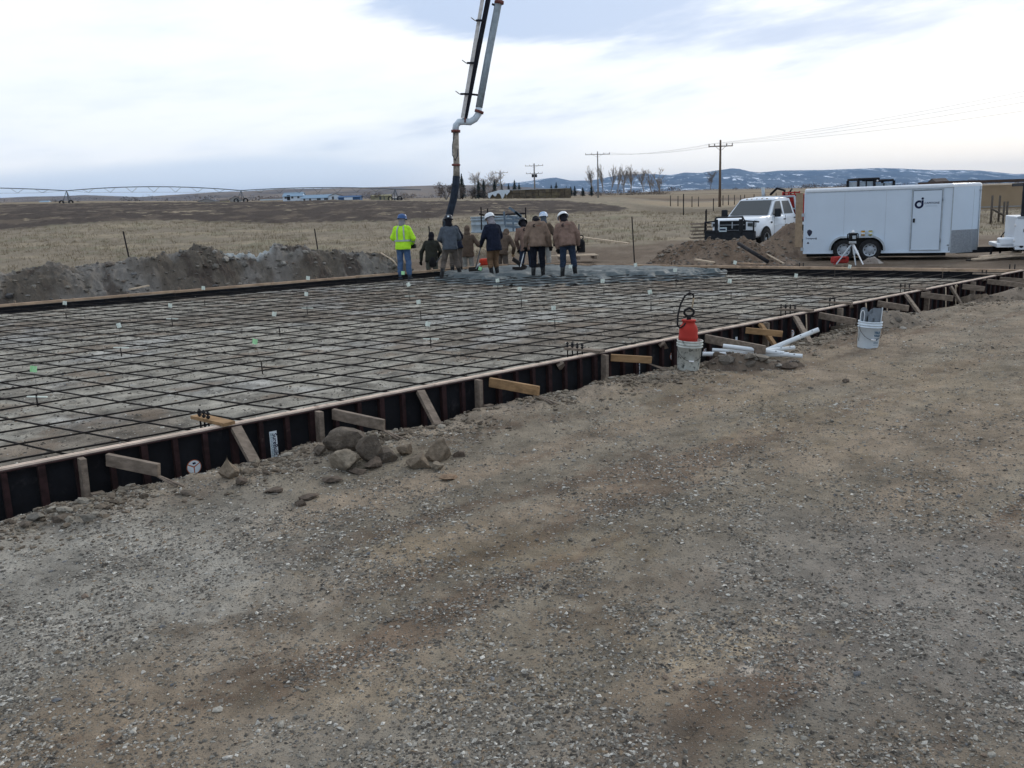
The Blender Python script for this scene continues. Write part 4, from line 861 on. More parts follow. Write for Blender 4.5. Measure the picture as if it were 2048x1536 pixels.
def person(label,px,py,yaw,h=1.80,lean=0.,side=0.,headt=(0,0),elL=(-.30,-.02,1.13),wrL=(-.30,.06,.88),elR=(.30,-.02,1.13),wrR=(.30,.06,.88),ftL=(-.13,0,0),ftR=(.13,0,0),kneeb=.03,crouch=0.,
           jacket=C_TAN,hem=.80,bulk=1.,trous=C_BLK,boots=C_BOOT,boot_h=.36,hat=None,hatsty='full',hood=C_HOOD,hoodup=False,glove=C_GLV,z=-.19,D=None,logo=False,sticker=False,hv=False,collar=None,belt=None):
    loc=un(px,py,z) if D is None else AT(px,py,D)
    T=thing('person',label,'person',tuple(loc),rz=math.radians(yaw)); k=h/1.80
    RB=Matrix.Rotation(-lean,3,'X')@Matrix.Rotation(side,3,'Y'); hip0=Vector((0,0,.96-crouch))
    def tb(p): p=Vector(p); return hip0+RB@(p-Vector((0,0,.96)))      # torso space
    def sc(v): return Vector(v)*k
    hl,hr=hip0+Vector((-.095,0,-.03)),hip0+Vector((.095,0,-.03)); al=Vector(ftL)+Vector((0,0,.09)); ar=Vector(ftR)+Vector((0,0,.09))
    def knee(a,b):
        m=a.lerp(b,.5); L=(b-a).length; need=max(0,(.84**2-L*L))**.5*.5 if L<.84 else .0
        return m+Vector((0,max(kneeb,need),0))
    kl,kr=knee(hl,al),knee(hr,ar)
    shl,shr=tb((-.168,0,1.405)),tb((.168,0,1.405)); EL,WL,ER,WR=[tb(p) for p in (elL,wrL,elR,wrR)]
    neck=tb((0,.0,1.50)); HR=RB@Matrix.Rotation(-headt[0],3,'X')@Matrix.Rotation(headt[1],3,'Z'); hc=neck+HR@Vector((0,.025,.155))
    # body: one continuous surface with face, ears and fingers
    b=MB(); b.ell(hc,(.078,.098,.118),HR,18,12); b.ell(hc+HR@Vector((0,.035,-.055)),(.056,.068,.062),HR); b.capsule(hc+HR@Vector((0,.098,.012)),hc+HR@Vector((0,.112,-.022)),.011,.016,8)
    for s in(-1,1): b.ell(hc+HR@Vector((s*.078,0,-.01)),(.011,.022,.032),HR,8,6); b.ell(hc+HR@Vector((s*.03,.086,.028)),(.020,.016,.010),HR,8,6)
    b.ell(hc+HR@Vector((0,.094,-.056)),(.024,.012,.009),HR,8,6); b.ell(hc+HR@Vector((0,.085,-.095)),(.024,.020,.018),HR,8,6)
    b.capsule(neck+RB@Vector((0,0,-.06)),hc+HR@Vector((0,-.01,-.07)),.062,.056)
    b.ell(tb((0,0,1.30)),(.165,.105,.20),RB); b.ell(tb((0,0,1.08)),(.14,.10,.16),RB); b.ell(hip0+Vector((0,0,-.02)),(.15,.11,.12))
    for s,sh,e,w in((-1,shl,EL,WL),(1,shr,ER,WR)): b.capsule(tb((s*.10,0,1.41)),sh,.07,.058); b.capsule(sh,e,.055,.042); b.capsule(e,w,.040,.028); hand(b,w,e,-s)
    for a,q,c in((hl,kl,al),(hr,kr,ar)): b.capsule(a,q,.085,.058); b.capsule(q,c,.054,.038); b.capsule(c+Vector((0,-.02,-.04)),c+Vector((0,.15,-.06)),.04,.03)
    b.v=[tuple(sc(v)) for v in b.v]; me=remesh(b,'body',.0105*k,1); link('body',me,m_skin,T)
    # gloves
    for s,e,w in((-1,EL,WL),(1,ER,WR)):
        g=MB(); g.capsule(w-(w-e).normalized()*.05,w,.040,.034,10); hand(g,w,e,-s,1.25); g.v=[tuple(sc(v)) for v in g.v]; link('glove',remesh(g,'glove',.007*k,1),glove,T)
    # trousers
    g=MB(); g.ell(hip0+Vector((0,-.01,-.03)),(.178,.135,.15)); 
    for a,q,c in((hl,kl,al),(hr,kr,ar)):
        e=q.lerp(c,.80 if boot_h<.2 else .45); g.capsule(a,q,.108,.082); g.capsule(q,e,.080,.074 if boot_h<.2 else .070); 
        for i in range(3): p=q.lerp(e,.25+.3*i); g.ell(p+Vector((0,-.005,0)),(.084,.085,.022))
    g.capsule(hip0+Vector((0,0,0)),tb((0,0,1.05)),.15,.14); g.v=[tuple(sc(v)) for v in g.v]; link('trousers',remesh(g,'trousers',.015*k,3,0.03*k,.10),trous,T)
    # boots
    for q,c in((kl,al),(kr,ar)):
        g=MB(); top=c.lerp(q,boot_h/.42*.9 if boot_h>.2 else .25); g.capsule(top,c,.066,.052); g.capsule(c+Vector((0,-.035,-.045)),c+Vector((0,.05,-.045)),.048,.046); g.capsule(c+Vector((0,.05,-.05)),c+Vector((0,.165,-.058)),.046,.038); g.box(c+Vector((0,.06,-.082)),(.092,.28,.02),None,.008)
        g.v=[tuple(sc(v)) for v in g.v]; link('boot',remesh(g,'boot',.011*k,1),boots,T)
    # jacket: torso loft with sleeves
    g=MB(); rings=[]
    for zz,rx,ry,yo in ((hem,.205,.160,-.005),(hem+.05,.208,.162,-.005),(1.0,.198,.152,-.005),(1.12,.195,.150,0),(1.25,.205,.150,0),(1.36,.205,.140,0),(1.43,.160,.118,0),(1.485,.105,.092,0),(1.53,.085,.082,.005)):
        rr=[]
        for i in range(24):
            a=2*math.pi*i/24; ca,sa=math.cos(a),math.sin(a); e=.85; x=abs(ca)**e*(1 if ca>0 else -1)*rx*bulk; y=abs(sa)**e*(1 if sa>0 else -1)*ry*bulk
            p=Vector((x,y+yo,zz)); rr.append(tb(p) if zz>.95 else (tb(p)*.5+(hip0+Vector((x,y+yo,zz-.96)))*.5))
        rings.append(rr)
    g.loft(rings)
    for sh,e,w in((shl,EL,WL),(shr,ER,WR)):
        g.capsule(sh,e,.080*bulk,.068*bulk); w2=e.lerp(w,.93); g.capsule(e,w2,.068*bulk,.050*bulk)
        for f in (.35,.7): p=sh.lerp(e,f); g.ell(p,(.080*bulk,.080*bulk,.02),None,12,6)
        for f in (.3,.6): p=e.lerp(w2,f); g.ell(p,(.066*bulk,.066*bulk,.02),None,12,6)
    g.v=[tuple(sc(v)) for v in g.v]; me=remesh(g,'jacket',.014*k,2,.034*k,.11); J=link('jacket',me,jacket,T)
    def back(x,z,off=.0):   # a point on the back of the jacket
        p=tb((x,-.155*bulk-off,z)); return sc(p)
    def mark(poly,m,name,zc=1.32,off=.022):
        q=MB(); n=len(poly)
        lo=[back(x,z,off-.012) for x,z in poly]; hi=[back(x,z,off) for x,z in poly]
        q.add(lo+hi,[tuple(range(n)),tuple(range(2*n-1,n-1,-1))]+[(i,(i+1)%n,(i+1)%n+n,i+n) for i in range(n)]); q.build(name,m,J)
    if logo:
        q=MB(); pts=[]
        for a in np.linspace(math.radians(50),math.radians(310),16): pts.append((math.cos(a),math.sin(a)))
        P=[back(logo+.030*c-.0,1.345+.030*s,.012) for c,s in pts]; q.tube(P,.0125*k,6); q.build('back_logo',mat('logo_black',(.01,.008,.012),.6,var=.1),J)
        q=MB()
        for i in range(7): q.add([back(logo+.055+i*.016,1.345+dz,.012) for dz in(-.006,.006)]+[back(logo+.066+i*.016,1.345+dz,.012) for dz in(.006,-.006)],[(0,1,2,3)])
        q.build('back_lettering',mat('logo_rust',(.20,.07,.05),.6,var=.1),J)
    if hv:
        def band(zz,w,f=1.0):
            q=MB(); R1=[];R2=[]
            for i in range(36):
                a=2*math.pi*i/36; ca,sa=math.cos(a),math.sin(a); e=.85; r=(abs(ca)**e*(1 if ca>0 else -1)*.213*bulk*f,abs(sa)**e*(1 if sa>0 else -1)*.166*bulk*f)
                R1.append(sc(tb((r[0],r[1],zz)))); R2.append(sc(tb((r[0],r[1],zz+w))))
            q.loft([R1,R2],cap=False); q.build('reflective_band',C_RFL,J)
        band(1.06,.045,1.02)
        for s in(-1,1):
            q=MB(); pts=[(s*.10,-.170,1.11),(s*.10,-.176,1.25),(s*.095,-.168,1.36),(s*.08,-.13,1.45),(s*.075,-.05,1.50)]
            for i in range(4): a0,b0=Vector(pts[i]),Vector(pts[i+1]); q.add([sc(tb(a0+Vector((-.02,0,0)))),sc(tb(a0+Vector((.02,0,0)))),sc(tb(b0+Vector((.02,0,0)))),sc(tb(b0+Vector((-.02,0,0))))],[(0,1,2,3)])
            q.build('reflective_strap',C_RFL,J)
        for e,w in((EL,WL),(ER,WR)):
            q=MB(); m_=e.lerp(w,.25); dd=(w-e).normalized()*.022; q.tube([sc(m_-dd),sc(m_+dd)],.074*k*bulk,14,cap=False); q.build('reflective_band',C_RFL,J)
    if belt: q=MB(); q.lathe([(.192*k,0),(.196*k,.03*k)],30,sc(hip0+Vector((0,-.01,.005))),sy=.76); q.build('belt',belt,T)
    # hood or collar
    g=MB(); g.ell(neck+RB@Vector((0,-.01,.01)),(.105,.10,.055),RB)
    if collar is None: collar=hood
    if hoodup or hood is not None:
        hR=HR; q=1.0 if hoodup else .93
        rings=[]
        for a in np.linspace(-80,68,10):
            a=math.radians(a); pass
        g.ell(hc+hR@Vector((0,-.016,-.005)),(.098*q,.112*q,.135*q),hR,20,12); g.capsule(hc+hR@Vector((0,-.02,-.07)),neck+RB@Vector((0,-.01,-.01)),.088,.10)
    g.v=[tuple(sc(v)) for v in g.v]; link('hood' if (hoodup or hood) else 'collar',remesh(g,'hood',.012*k,2,.008*k,.06),(hood or collar),T)
    # hard hat
    if hat:
        o=hc+HR@Vector((0,-.004,.028)); s_=k
        prof=[(.138,-.010),(.141,-.004),(.124,.004),(.124,.02),(.122,.05),(.110,.088),(.085,.115),(.05,.130),(.0001,.136)] if hatsty=='full' else [(.128,-.006),(.130,.0),(.124,.004),(.123,.03),(.118,.06),(.104,.09),(.08,.112),(.045,.125),(.0001,.130)]
        tilt=HR@Matrix.Rotation(math.radians(-4),3,'X')
        q=MB(); q.lathe([(r*s_,z_*s_) for r,z_ in prof],32,sc(o),sy=1.14,R=tilt)
        q.lathe([((r-.004)*s_,(z_-.004)*s_) for r,z_ in prof],32,sc(o),sy=1.14,R=tilt)
        hh=q.build('hard_hat',hat,T)
        q=MB(); q.capsule(sc(o+tilt@Vector((0,-.10,.095))),sc(o+tilt@Vector((0,.09,.10))),.012*k,.012*k,8); q.build('ridge',hat,hh)
        if hatsty!='full': q=MB(); q.add([sc(o+tilt@Vector((x,y,z_))) for x,y,z_ in((-.10,.10,.002),(.10,.10,.002),(.07,.185,-.012),(0,.205,-.016),(-.07,.185,-.012))],[(0,1,2,3,4)]); q.add([sc(o+tilt@Vector((x,y,z_-.006))) for x,y,z_ in((-.10,.10,.002),(.10,.10,.002),(.07,.185,-.012),(0,.205,-.016),(-.07,.185,-.012))],[(4,3,2,1,0)]); q.build('peak',hat,hh)
        if sticker:
            q=MB(); c0=o+tilt@Vector((sticker if isinstance(sticker,float) else 0,-.138,.045)); q.box(sc(c0),(.05*k,.014,.045*k),tilt@Matrix.Rotation(math.radians(-14),3,'X')); q.build('hat_sticker',m_sticker,hh)
    T['k']=k
    return T,{k_:T.location+Matrix.Rotation(math.radians(yaw),3,'Z')@sc(v) for k_,v in dict(L=WL+(WL-EL).normalized()*.09,R=WR+(WR-ER).normalized()*.09,WL=WL,WR=WR,neck=neck,hc=hc).items()}
P1,h1=person('worker in a lime reflective jacket and blue jeans holding a remote control, leftmost',810,559,-12,h=1.83,jacket=C_HV,hem=.84,bulk=1.06,trous=C_JEAN,boots=C_JEAN if False else mat('worn_boot',(.05,.07,.10),.8),boot_h=.1,hat=H_BLU,hood=C_GH,hv=True,elL=(-.29,.0,1.16),wrL=(-.13,.22,1.02),elR=(.31,.02,1.14),wrR=(.20,.24,.98),ftL=(-.14,.02,0),ftR=(.15,-.02,0),headt=(.12,-.35),glove=C_GLV)
P2,h2=person('worker in dark olive hooded jacket standing low in the trench behind the form',866,573,-5,h=1.72,z=-.72,jacket=C_GRN,trous=C_OLV,hoodup=True,elL=(-.33,.02,1.10),wrL=(-.36,.10,.84),elR=(.28,.1,1.14),wrR=(.18,.24,1.0),lean=.18,headt=(.3,0),D=27.2)
P3,h3=person('worker in black hard hat and black jacket half hidden behind the slate grey jacket',914,553,12,side=-.26,h=1.80,jacket=C_NAVY,trous=C_TROU,hat=H_BLK,hatsty='cap',sticker=True,lean=.22,headt=(.35,.5),elL=(-.22,.16,1.2),wrL=(-.05,.34,1.1),elR=(.26,.12,1.14),wrR=(.16,.32,1.0),D=26.0)
P4,h4=person('worker in a slate grey jacket and black hard hat standing with legs apart',903,558,8,h=1.84,jacket=C_GREY,hem=.86,bulk=1.03,trous=C_TROU,hat=H_BLK,hatsty='cap',sticker=True,elL=(-.27,.04,1.16),wrL=(-.16,.24,1.06),elR=(.27,.06,1.16),wrR=(.10,.27,1.08),ftL=(-.27,-.06,0),ftR=(.26,.05,0),lean=.06,headt=(.1,-.1),crouch=.06)
P5,h5=person('worker in a brown hooded sweatshirt raising a gloved hand toward the right',938,560,-8,h=1.72,z=-.45,jacket=C_BRN,hem=.76,trous=C_LT,hoodup=True,hood=C_BRN,elL=(-.28,.08,1.14),wrL=(-.20,.26,1.0),elR=(.36,.02,1.12),wrR=(.50,.05,1.32),D=27.6,headt=(.2,.1))
P6,h6=person('worker in a navy jacket, white full brim hat and brown trousers holding a rake',990,557,34,lean=.10,h=1.82,jacket=C_NAVY,hem=.78,bulk=1.05,trous=C_KHK,hat=H_WHT,elL=(-.28,.06,1.16),wrL=(-.22,.26,.98),elR=(.29,.06,1.16),wrR=(.16,.26,1.0),ftL=(-.09,.0,0),ftR=(.12,.04,0),headt=(.28,.35),hood=C_GH,boot_h=.40,crouch=.02)
P7,h7=person('worker in brown bending with light gloves, mostly hidden behind the navy jacket',1006,561,-25,h=1.74,z=-.42,jacket=C_BRN,trous=C_TROU,lean=.5,headt=(.3,-.3),elL=(-.2,.2,1.15),wrL=(-.1,.4,1.05),elR=(.34,.12,1.14),wrR=(.24,.34,1.0),glove=C_LGL,D=27.4,hood=C_BRN)
P8,h8=person('worker in tan jacket and dark brimmed hat leaning at the left of the right group',1056,555,16,h=1.82,jacket=C_TAN2,hem=.76,trous=C_DNV,hat=H_BLK,lean=.45,headt=(.25,-.3),elL=(-.27,.10,1.14),wrL=(-.18,.28,.93),elR=(.27,.10,1.16),wrR=(.10,.3,.98),ftL=(-.20,.1,0),ftR=(.14,.0,0),logo=-.06,D=25.9)
P9,h9=person('worker in tan canvas jacket, black trousers and black hood, centre of the right group',1077,558,4,h=1.86,jacket=C_TAN,hem=.83,bulk=1.10,trous=C_BLK,hat=None,hoodup=True,hood=C_HOOD,elL=(-.28,.02,1.12),wrL=(-.29,.14,.88),elR=(.29,-.02,1.12),wrR=(.33,.05,.86),ftL=(-.13,.0,0),ftR=(.13,.0,0),lean=.22,headt=(1.15,-.1),logo=-.08)
P10,h10=person('worker in a brown jacket and pale blue and white hard hat behind the middle worker',1090,549,-6,h=1.88,z=-.30,jacket=C_BRN,trous=C_LT,hat=H_BLW,elL=(-.3,.05,1.14),wrL=(-.25,.2,.92),elR=(.33,.03,1.12),wrR=(.30,.18,.9),D=27.0,headt=(.12,.25),hood=C_GREY)
P11,h11=person('rightmost worker in a reddish tan jacket and white hard hat tilted to the left',1136,558,-4,h=1.85,jacket=C_TAN2,hem=.83,bulk=1.10,trous=C_DNV,hat=H_WHT,side=-.12,lean=.42,headt=(.30,.95),elL=(-.28,.02,1.12),wrL=(-.26,.12,.86),elR=(.29,.0,1.12),wrR=(.27,.14,.88),ftL=(-.14,.0,0),ftR=(.20,.04,0),logo=-.05)
# things they hold and use
def tool(nm,label,cat,p0,p1,r,m,group=None):
    p0=Vector(p0);p1=Vector(p1); t=thing(nm,label,cat,tuple(p1),group=group); MB().tube([p0,p1],r,8).build('handle',m,t,world=True); return t
t=thing('remote_control','black boom remote control box hanging at the waist of the worker in lime','remote control',tuple((h1['L']+h1['R'])/2+Vector((.06,.0,-.05))),rz=math.radians(-12))
MB().box((0,0,0),(.34,.18,.12),None,.03).build('box',m_black,t); 
for sx in(-.09,.09): MB().tube([(sx,0,.06),(sx+.02,0,.12)],.01,8).build('joystick',m_steel,t)
MB().tube([(-.16,-.05,.05),(-.1,-.28,.35),(.05,-.30,.42),(.16,-.1,.05)],.012,6).build('strap',m_black,t)
m_hdl=mat('grey_handle',(.10,.11,.13),.5,var=.2); m_alu=mat('aluminium',(.5,.53,.55),.4,.6,var=.1); m_dwood=mat('dark_board',(.03,.027,.025),.8,var=.2)
t=tool('concrete_rake','placing rake with a dark blade held by the worker in navy','rake',h6['L']+Vector((.02,0,.10)),AT(951,537,24.6),.014,m_hdl); q=AT(951,538,24.6); MB().box(q,(.42,.03,.12),Matrix.Rotation(.5,3,'Z'),.01).build('rake_head',m_dwood,t,world=True); MB().tube([AT(960,527,24.7),AT(951,537,24.6)],.026,8).build('socket',m_alu,t,world=True)
t=tool('concrete_rake','pale handled rake held low by the worker leaning in the right group','rake',h8['R']+Vector((0,0,.12)),AT(1040,537,24.9),.016,m_alu); MB().box(AT(1038,538,24.9),(.40,.03,.12),Matrix.Rotation(-.4,3,'Z'),.01).build('rake_head',m_dwood,t,world=True)
t=tool('shovel','shovel with a dark wooden handle used by the worker in black behind the grey jacket','shovel',h3['R']+Vector((-.1,0,.15)),AT(866,533,25.6),.016,m_hdl); MB().lathe([(.0001,0),(.10,.03),(.11,.15),(.05,.28),(.0001,.30)],12,AT(866,535,25.6),sy=.2).build('shovel_blade',m_steel,t,world=True)
t=thing('screed_board','straight black screed board tilted beside the right group of workers','board',tuple(AT(1042,528,25.3))); MB().bar(AT(1026,518,25.4),AT(1052,536,25.1),.05,.11).build('board',m_dwood,t,world=True)
t=tool('come_along','long black handle standing up at the right hand of the rightmost worker','tool',AT(1158,449,25.6),h11['R']+Vector((0,.05,-.05)),.022,m_dwood); MB().tube([h11['R'],AT(1152,505,25.4)],.018,8).build('lower_handle',m_dwood,t,world=True)
t=tool('concrete_rake','thin pole angled in front of the black trousers of the middle worker','rake',h9['L']+Vector((.05,.1,.25)),AT(1072,530,25.7),.012,m_alu); MB().box(AT(1072,531,25.7),(.30,.03,.10)).build('rake_head',m_dwood,t,world=True)
# ------------------------------------------------------------------ pump boom and hose
m_boomw=mat('boom_white',(.62,.60,.58),.5,var=.15,rgb2=(.35,.33,.31),fac2=.3,s2=6); m_boomk=mat('boom_black',(.012,.014,.022),.5,var=.3); m_pipe=mat('delivery_pipe',(.34,.40,.44),.5,.1,var=.15,rgb2=(.22,.25,.27),fac2=.35,s2=3); m_elb=mat('elbow_pale',(.60,.68,.74),.45,var=.1); m_rust=mat('rust_clamp',(.16,.06,.05),.8,var=.3); m_old=mat('worn_hose_cover',(.35,.31,.26),.85,var=.3,scale=10,rgb2=(.12,.10,.085),fac2=.4,s2=9); m_hose=mat('dark_hose',(.022,.03,.045),.6,var=.3)
BD=25.6; q=lambda x,y,D=BD: AT(x,y,D)
t=thing('pump_boom','concrete pump boom tip with pale pipe and dark hose hanging over the workers','pump boom',tuple(q(912,262)))
MB().bar(q(930,236),q(988,-60),.13,.16,up=(0,1,0)).build('boom_arm',m_boomk,t,world=True)
MB().bar(q(925,236,BD-.12),q(975,-60,BD-.12),.10,.05,up=(0,1,0)).build('boom_side_plate',m_boomw,t,world=True)
MB().tube([q(1003,-60),q(998,0),q(976,115),q(958,215)],.098,16).build('delivery_pipe',m_pipe,t,world=True)
MB().tube([q(958,215),q(957,228),q(950,238),q(940,244),q(928,243),q(918,244),q(912,251),q(911,263)],.094,16).build('elbow_pipe',m_elb,t,world=True)
def clamp(a,b,r=.13,w=.05): return MB().tube([a,b],r,16).build('clamp',m_rust,t,world=True)
clamp(q(959,221),q(957.5,226)); clamp(q(911.5,260),q(911.5,265)); clamp(q(912,328),q(912,332),.12); clamp(q(998.5,2),q(998,8),.13)
MB().tube([q(911.5,262),q(912,300),q(913,330),q(913,356)],[.085,.088,.09,.10],14).build('hose_end',m_old,t,world=True)
MB().tube([q(913,352),q(911,375),q(907,398),q(900,425),q(893,452),q(889,480,BD-.1)],.105,16).build('hose',m_hose,t,world=True)
MB().tube([q(909,266,BD-.15),q(905,290,BD-.2),q(905,310,BD-.2),q(910,321,BD-.2),q(915,312,BD-.2),q(916,298,BD-.12)],.014,6).build('loop_cable',m_hose,t,world=True)
for x,y in ((966,40),(948,125),(935,187)):
    MB().bar(q(x+2,y+1,BD-.2),q(x-14,y+1,BD-.25),.06,.05).build('pipe_bracket',m_boomk,t,world=True); MB().tube([q(x-8,y+2,BD-.25),q(x-16,y+1,BD-.25),q(x-24,y-5,BD-.25)],.014,6).build('bracket_hook',m_old,t,world=True)
MB().bar(q(938,188),q(964,191),.05,.05).build('pipe_support',m_boomk,t,world=True); MB().bar(q(984,8),q(998,14),.05,.05).build('pipe_support',m_boomk,t,world=True)
MB().bar(q(928,232),q(934,244),.10,.08).bar(q(934,244),q(931,249),.08,.07).build('end_bracket',m_boomk,t,world=True); clamp(q(929,241),q(932,241),.11)
# ================================================================== enclosed trailer
m_twhite=mat('trailer_skin',(.60,.70,.80),.38,var=.025,scale=1.2,coat=.25); m_alum=mat('diamond_plate',(.34,.37,.40),.38,.6,var=.2,scale=30,bump=.4,bscale=120); m_trim=mat('trailer_trim',(.45,.50,.54),.4,.4,var=.1)
m_tire=mat('tyre_rubber',(.018,.018,.019),.8,var=.3,scale=20,bump=.4,rgb2=(.05,.045,.04),fac2=.3,s2=4); m_rim=mat('silver_rim',(.42,.46,.50),.35,.7,var=.12); m_under=mat('dark_underbody',(.012,.012,.012),.9); m_glass=mat('dark_glass',(.02,.03,.035),.08,var=.1,spec=.8); m_red2=mat('rescue_red',(.33,.03,.025),.5,var=.25,rgb2=(.12,.02,.02),fac2=.35)
m_ply=mat('weathered_tan_panel',(.33,.25,.17),.8,var=.15)
def wheel(parent,c,R=.34,w=.22,side=-1,holes=8):   # axle along y
    tt=thing('wheel',None,None,c); tt.parent=parent
    q=MB(); q.lathe([(R*.60,-w/2),(R*.82,-w/2-.005),(R*.95,-w*.42),(R,-w*.28),(R,w*.28),(R*.95,w*.42),(R*.82,w/2+.005),(R*.60,w/2)],40,axis='y'); q.build('tyre',m_tire,tt)
    y=side*w*.42; q=MB(); q.lathe([(R*.62,side*w*.5),(R*.57,side*w*.5),(R*.54,side*w*.28),(R*.36,side*w*.22),(R*.26,side*w*.32),(R*.16,side*w*.36),(.0001,side*w*.36)],32,axis='y'); q.build('rim',m_rim,tt)
    q=MB()
    for i in range(holes):
        a=2*math.pi*i/holes; q.tube([(math.cos(a)*R*.45,side*w*.27,math.sin(a)*R*.45),(math.cos(a)*R*.45,side*w*.20,math.sin(a)*R*.45)],R*.062,8)
    q.build('rim_hole',m_under,tt); return tt
A=AT(1606,505,28.9); Bp=AT(1899,506,27.15); A.z=-.10; Bp.z=-.10
tl=thing('cargo_trailer','white enclosed cargo trailer with a side door, logo and grey front guard','trailer',(A.x,A.y,0),rz=math.atan2(Bp.y-A.y,Bp.x-A.x))
TLn=Vector((Bp.x-A.x,Bp.y-A.y,0)).length; TW=2.1; zb=-.10; zt=1.87; TZ_=-.33
# body plan: rear at x=0, side at y=0, V nose at the front
nose=[(0,0),(TLn,0),(TLn+.78,TW*.33),(TLn+.84,TW*.5),(TLn+.78,TW*.67),(TLn,TW),(0,TW)]
MB().prism(nose,zb,zt,lambda x,y,z:(x,y,z)).build('body',m_twhite,tl)
rf=MB(); ring=[]
for s,z in ((1.0,zt+.001),(1.0,zt+.05),(.985,zt+.085),(.93,zt+.11)): ring.append([Vector(((x-TLn/2)*(1+ (s-1)*.3)+TLn/2,(y-TW/2)*s*1.006+TW/2,z)) for x,y in nose])
rf.loft(ring,smooth=False); rf.build('roof',mat('roof_white',(.72,.76,.80),.3,var=.04,coat=.3),tl)
MB().box((TLn/2,-.006,zt-.012),(TLn,.012,.022)).build('roof_trim',m_trim,tl); MB().box((TLn/2,-.008,zb+.02),(TLn,.016,.05)).build('bottom_rail',m_twhite,tl)
MB().box((TLn+.0,-.004,(zb+zt)/2),(.03,.02,zt-zb)).build('corner_trim',m_trim,tl); MB().box((.02,-.006,(zb+zt)/2),(.05,.016,zt-zb)).build('rear_post',m_twhite,tl)
fx=MB(); d1=Vector((.78,TW*.33,0)).normalized(); nn=Vector((d1.y,-d1.x,0)); L1=Vector((.78,TW*.33,0)).length
a,b=Vector((TLn,0,0))+nn*.006,Vector((TLn+.78,TW*.33,0))+nn*.006; fx.prism([(0,0),(1,0),(1,1),(0,1)],0,1,lambda u,v,w_:tuple(a.lerp(b,u)+nn*.008*w_+Vector((0,0,zb-.03+.70*v)))); fx.build('rock_guard',m_alum,tl)
MB().tube([Vector((TLn+.78,TW*.33,zb))+nn*.01,Vector((TLn+.78,TW*.33,zt))+nn*.01],.02,8).build('nose_trim',m_trim,tl)
q=MB()
for k in range(1,5):
    if abs(k*1.22-3.6)>.5: q.box((k*1.22,-.0015,(zb+zt)/2),(.006,.003,zt-zb-.1))
q.build('panel_seam',m_trim,tl)
q=MB()
for k in range(24): q.ell((k*.205+.1,-.002,zt-.05),(.007,.003,.007),None,6,4); q.ell((k*.205+.1,-.002,zb+.065),(.007,.003,.007),None,6,4)
q.build('rivet_row',m_trim,tl)
# door
def tpx(px,D=None):    # local x of the side wall seen at a column
    best=0;bd=1e9
    for t in np.linspace(-.05,1.05,1101):
        q=abs(pr(Vector((A.x,A.y,.8)).lerp(Vector((Bp.x,Bp.y,.8)),t))[0]-px)
        if q<bd: bd=q;best=t
    return best*TLn
def tz(px,py):
    t=tpx(px)/TLn; D=A.y+(Bp.y-A.y)*t; return AT(px,py,D).z
dx0,dx1=tpx(1822),tpx(1883); dz0,dz1=tz(1850,500),tz(1850,379); dc=(dx0+dx1)/2
dr=MB().box((dc,-.012,(dz0+dz1)/2),(dx1-dx0,.024,dz1-dz0)).build('side_door',m_twhite,tl)
fr=MB(); g_=.018
for x in(dx0,dx1): fr.box((x,-.018,(dz0+dz1)/2),(.03,.036,dz1-dz0+.04))
for z in(dz0,dz1): fr.box((dc,-.018,z),(dx1-dx0-.032,.034,.028))
fr.build('door_frame',m_trim,dr)
sh=MB(); 
for x in(dx0+.025,dx1-.025): sh.box((x,-.0255,(dz0+dz1)/2),(.010,.003,dz1-dz0-.06))
sh.box((dc,-.0255,dz1-.026),(dx1-dx0-.07,.003,.012)); sh.build('door_seal',mat('seal_grey',(.07,.10,.14),.6),dr)
MB().box((tpx(1827.5),-.04,tz(1827,441)),(.055,.03,.12),None,.01).build('door_handle',m_black,dr)
for z in (dz0+.3,dz1-.3): MB().tube([(dx1-.0,-.045,z-.05),(dx1-.0,-.045,z+.05)],.014,8).build('hinge',m_alum,dr)
def dec(px,py,name,poly,m,k=None,y=-.0275,th=.002,par=None):
    cx,cz=tpx(px),tz(px,py); q=MB(); q.prism(poly,0,th,lambda X,Z,Y:(cx+X,y-Y,cz+Z)); return q.build(name,m,par or tl)
k_=.0158
ring=MB(); cx,cz=tpx(1836),tz(1836,409); ro,ri=.125,.062; n=36
vs=[];fs=[]
for i in range(n):
    a=2*math.pi*i/n; 
    for r in(ri,ro): vs.append((cx+math.cos(a)*r,-.0285,cz+math.sin(a)*r))
for i in range(n): j=(i+1)%n; fs.append((2*i,2*i+1,2*j+1,2*j))
ring.add(vs,fs); ring.box((cx+ro-.032,-.0285,cz+.06),(.062,.001,.13)); 
ring.add([(cx+ro-.032+math.cos(2*math.pi*i/20)*.037,-.0285,cz+.175+math.sin(2*math.pi*i/20)*.037) for i in range(20)],[tuple(range(20))])
ring.build('door_logo',m_navy,dr)
MB().box((cx+ro-.068,-.029,cz+.075),(.006,.001,.11)).build('logo_gap',m_twhite,dr)
textobj('CAPSTONE',.082,m_navy,dr,frame((tpx(1861.5),-.0275,tz(1861,406)),(1,0,0),(0,0,1)),'door_lettering',.0005,.001,1.02)
textobj('GENERAL CONTRACTING' if False else 'CONSTRUCTION',.028,mat('print_faded',(.18,.25,.33),.5),dr,frame((tpx(1861.5),-.0275,tz(1861,412)),(1,0,0),(0,0,1)),'door_small_lettering',.0004,0,1.4)
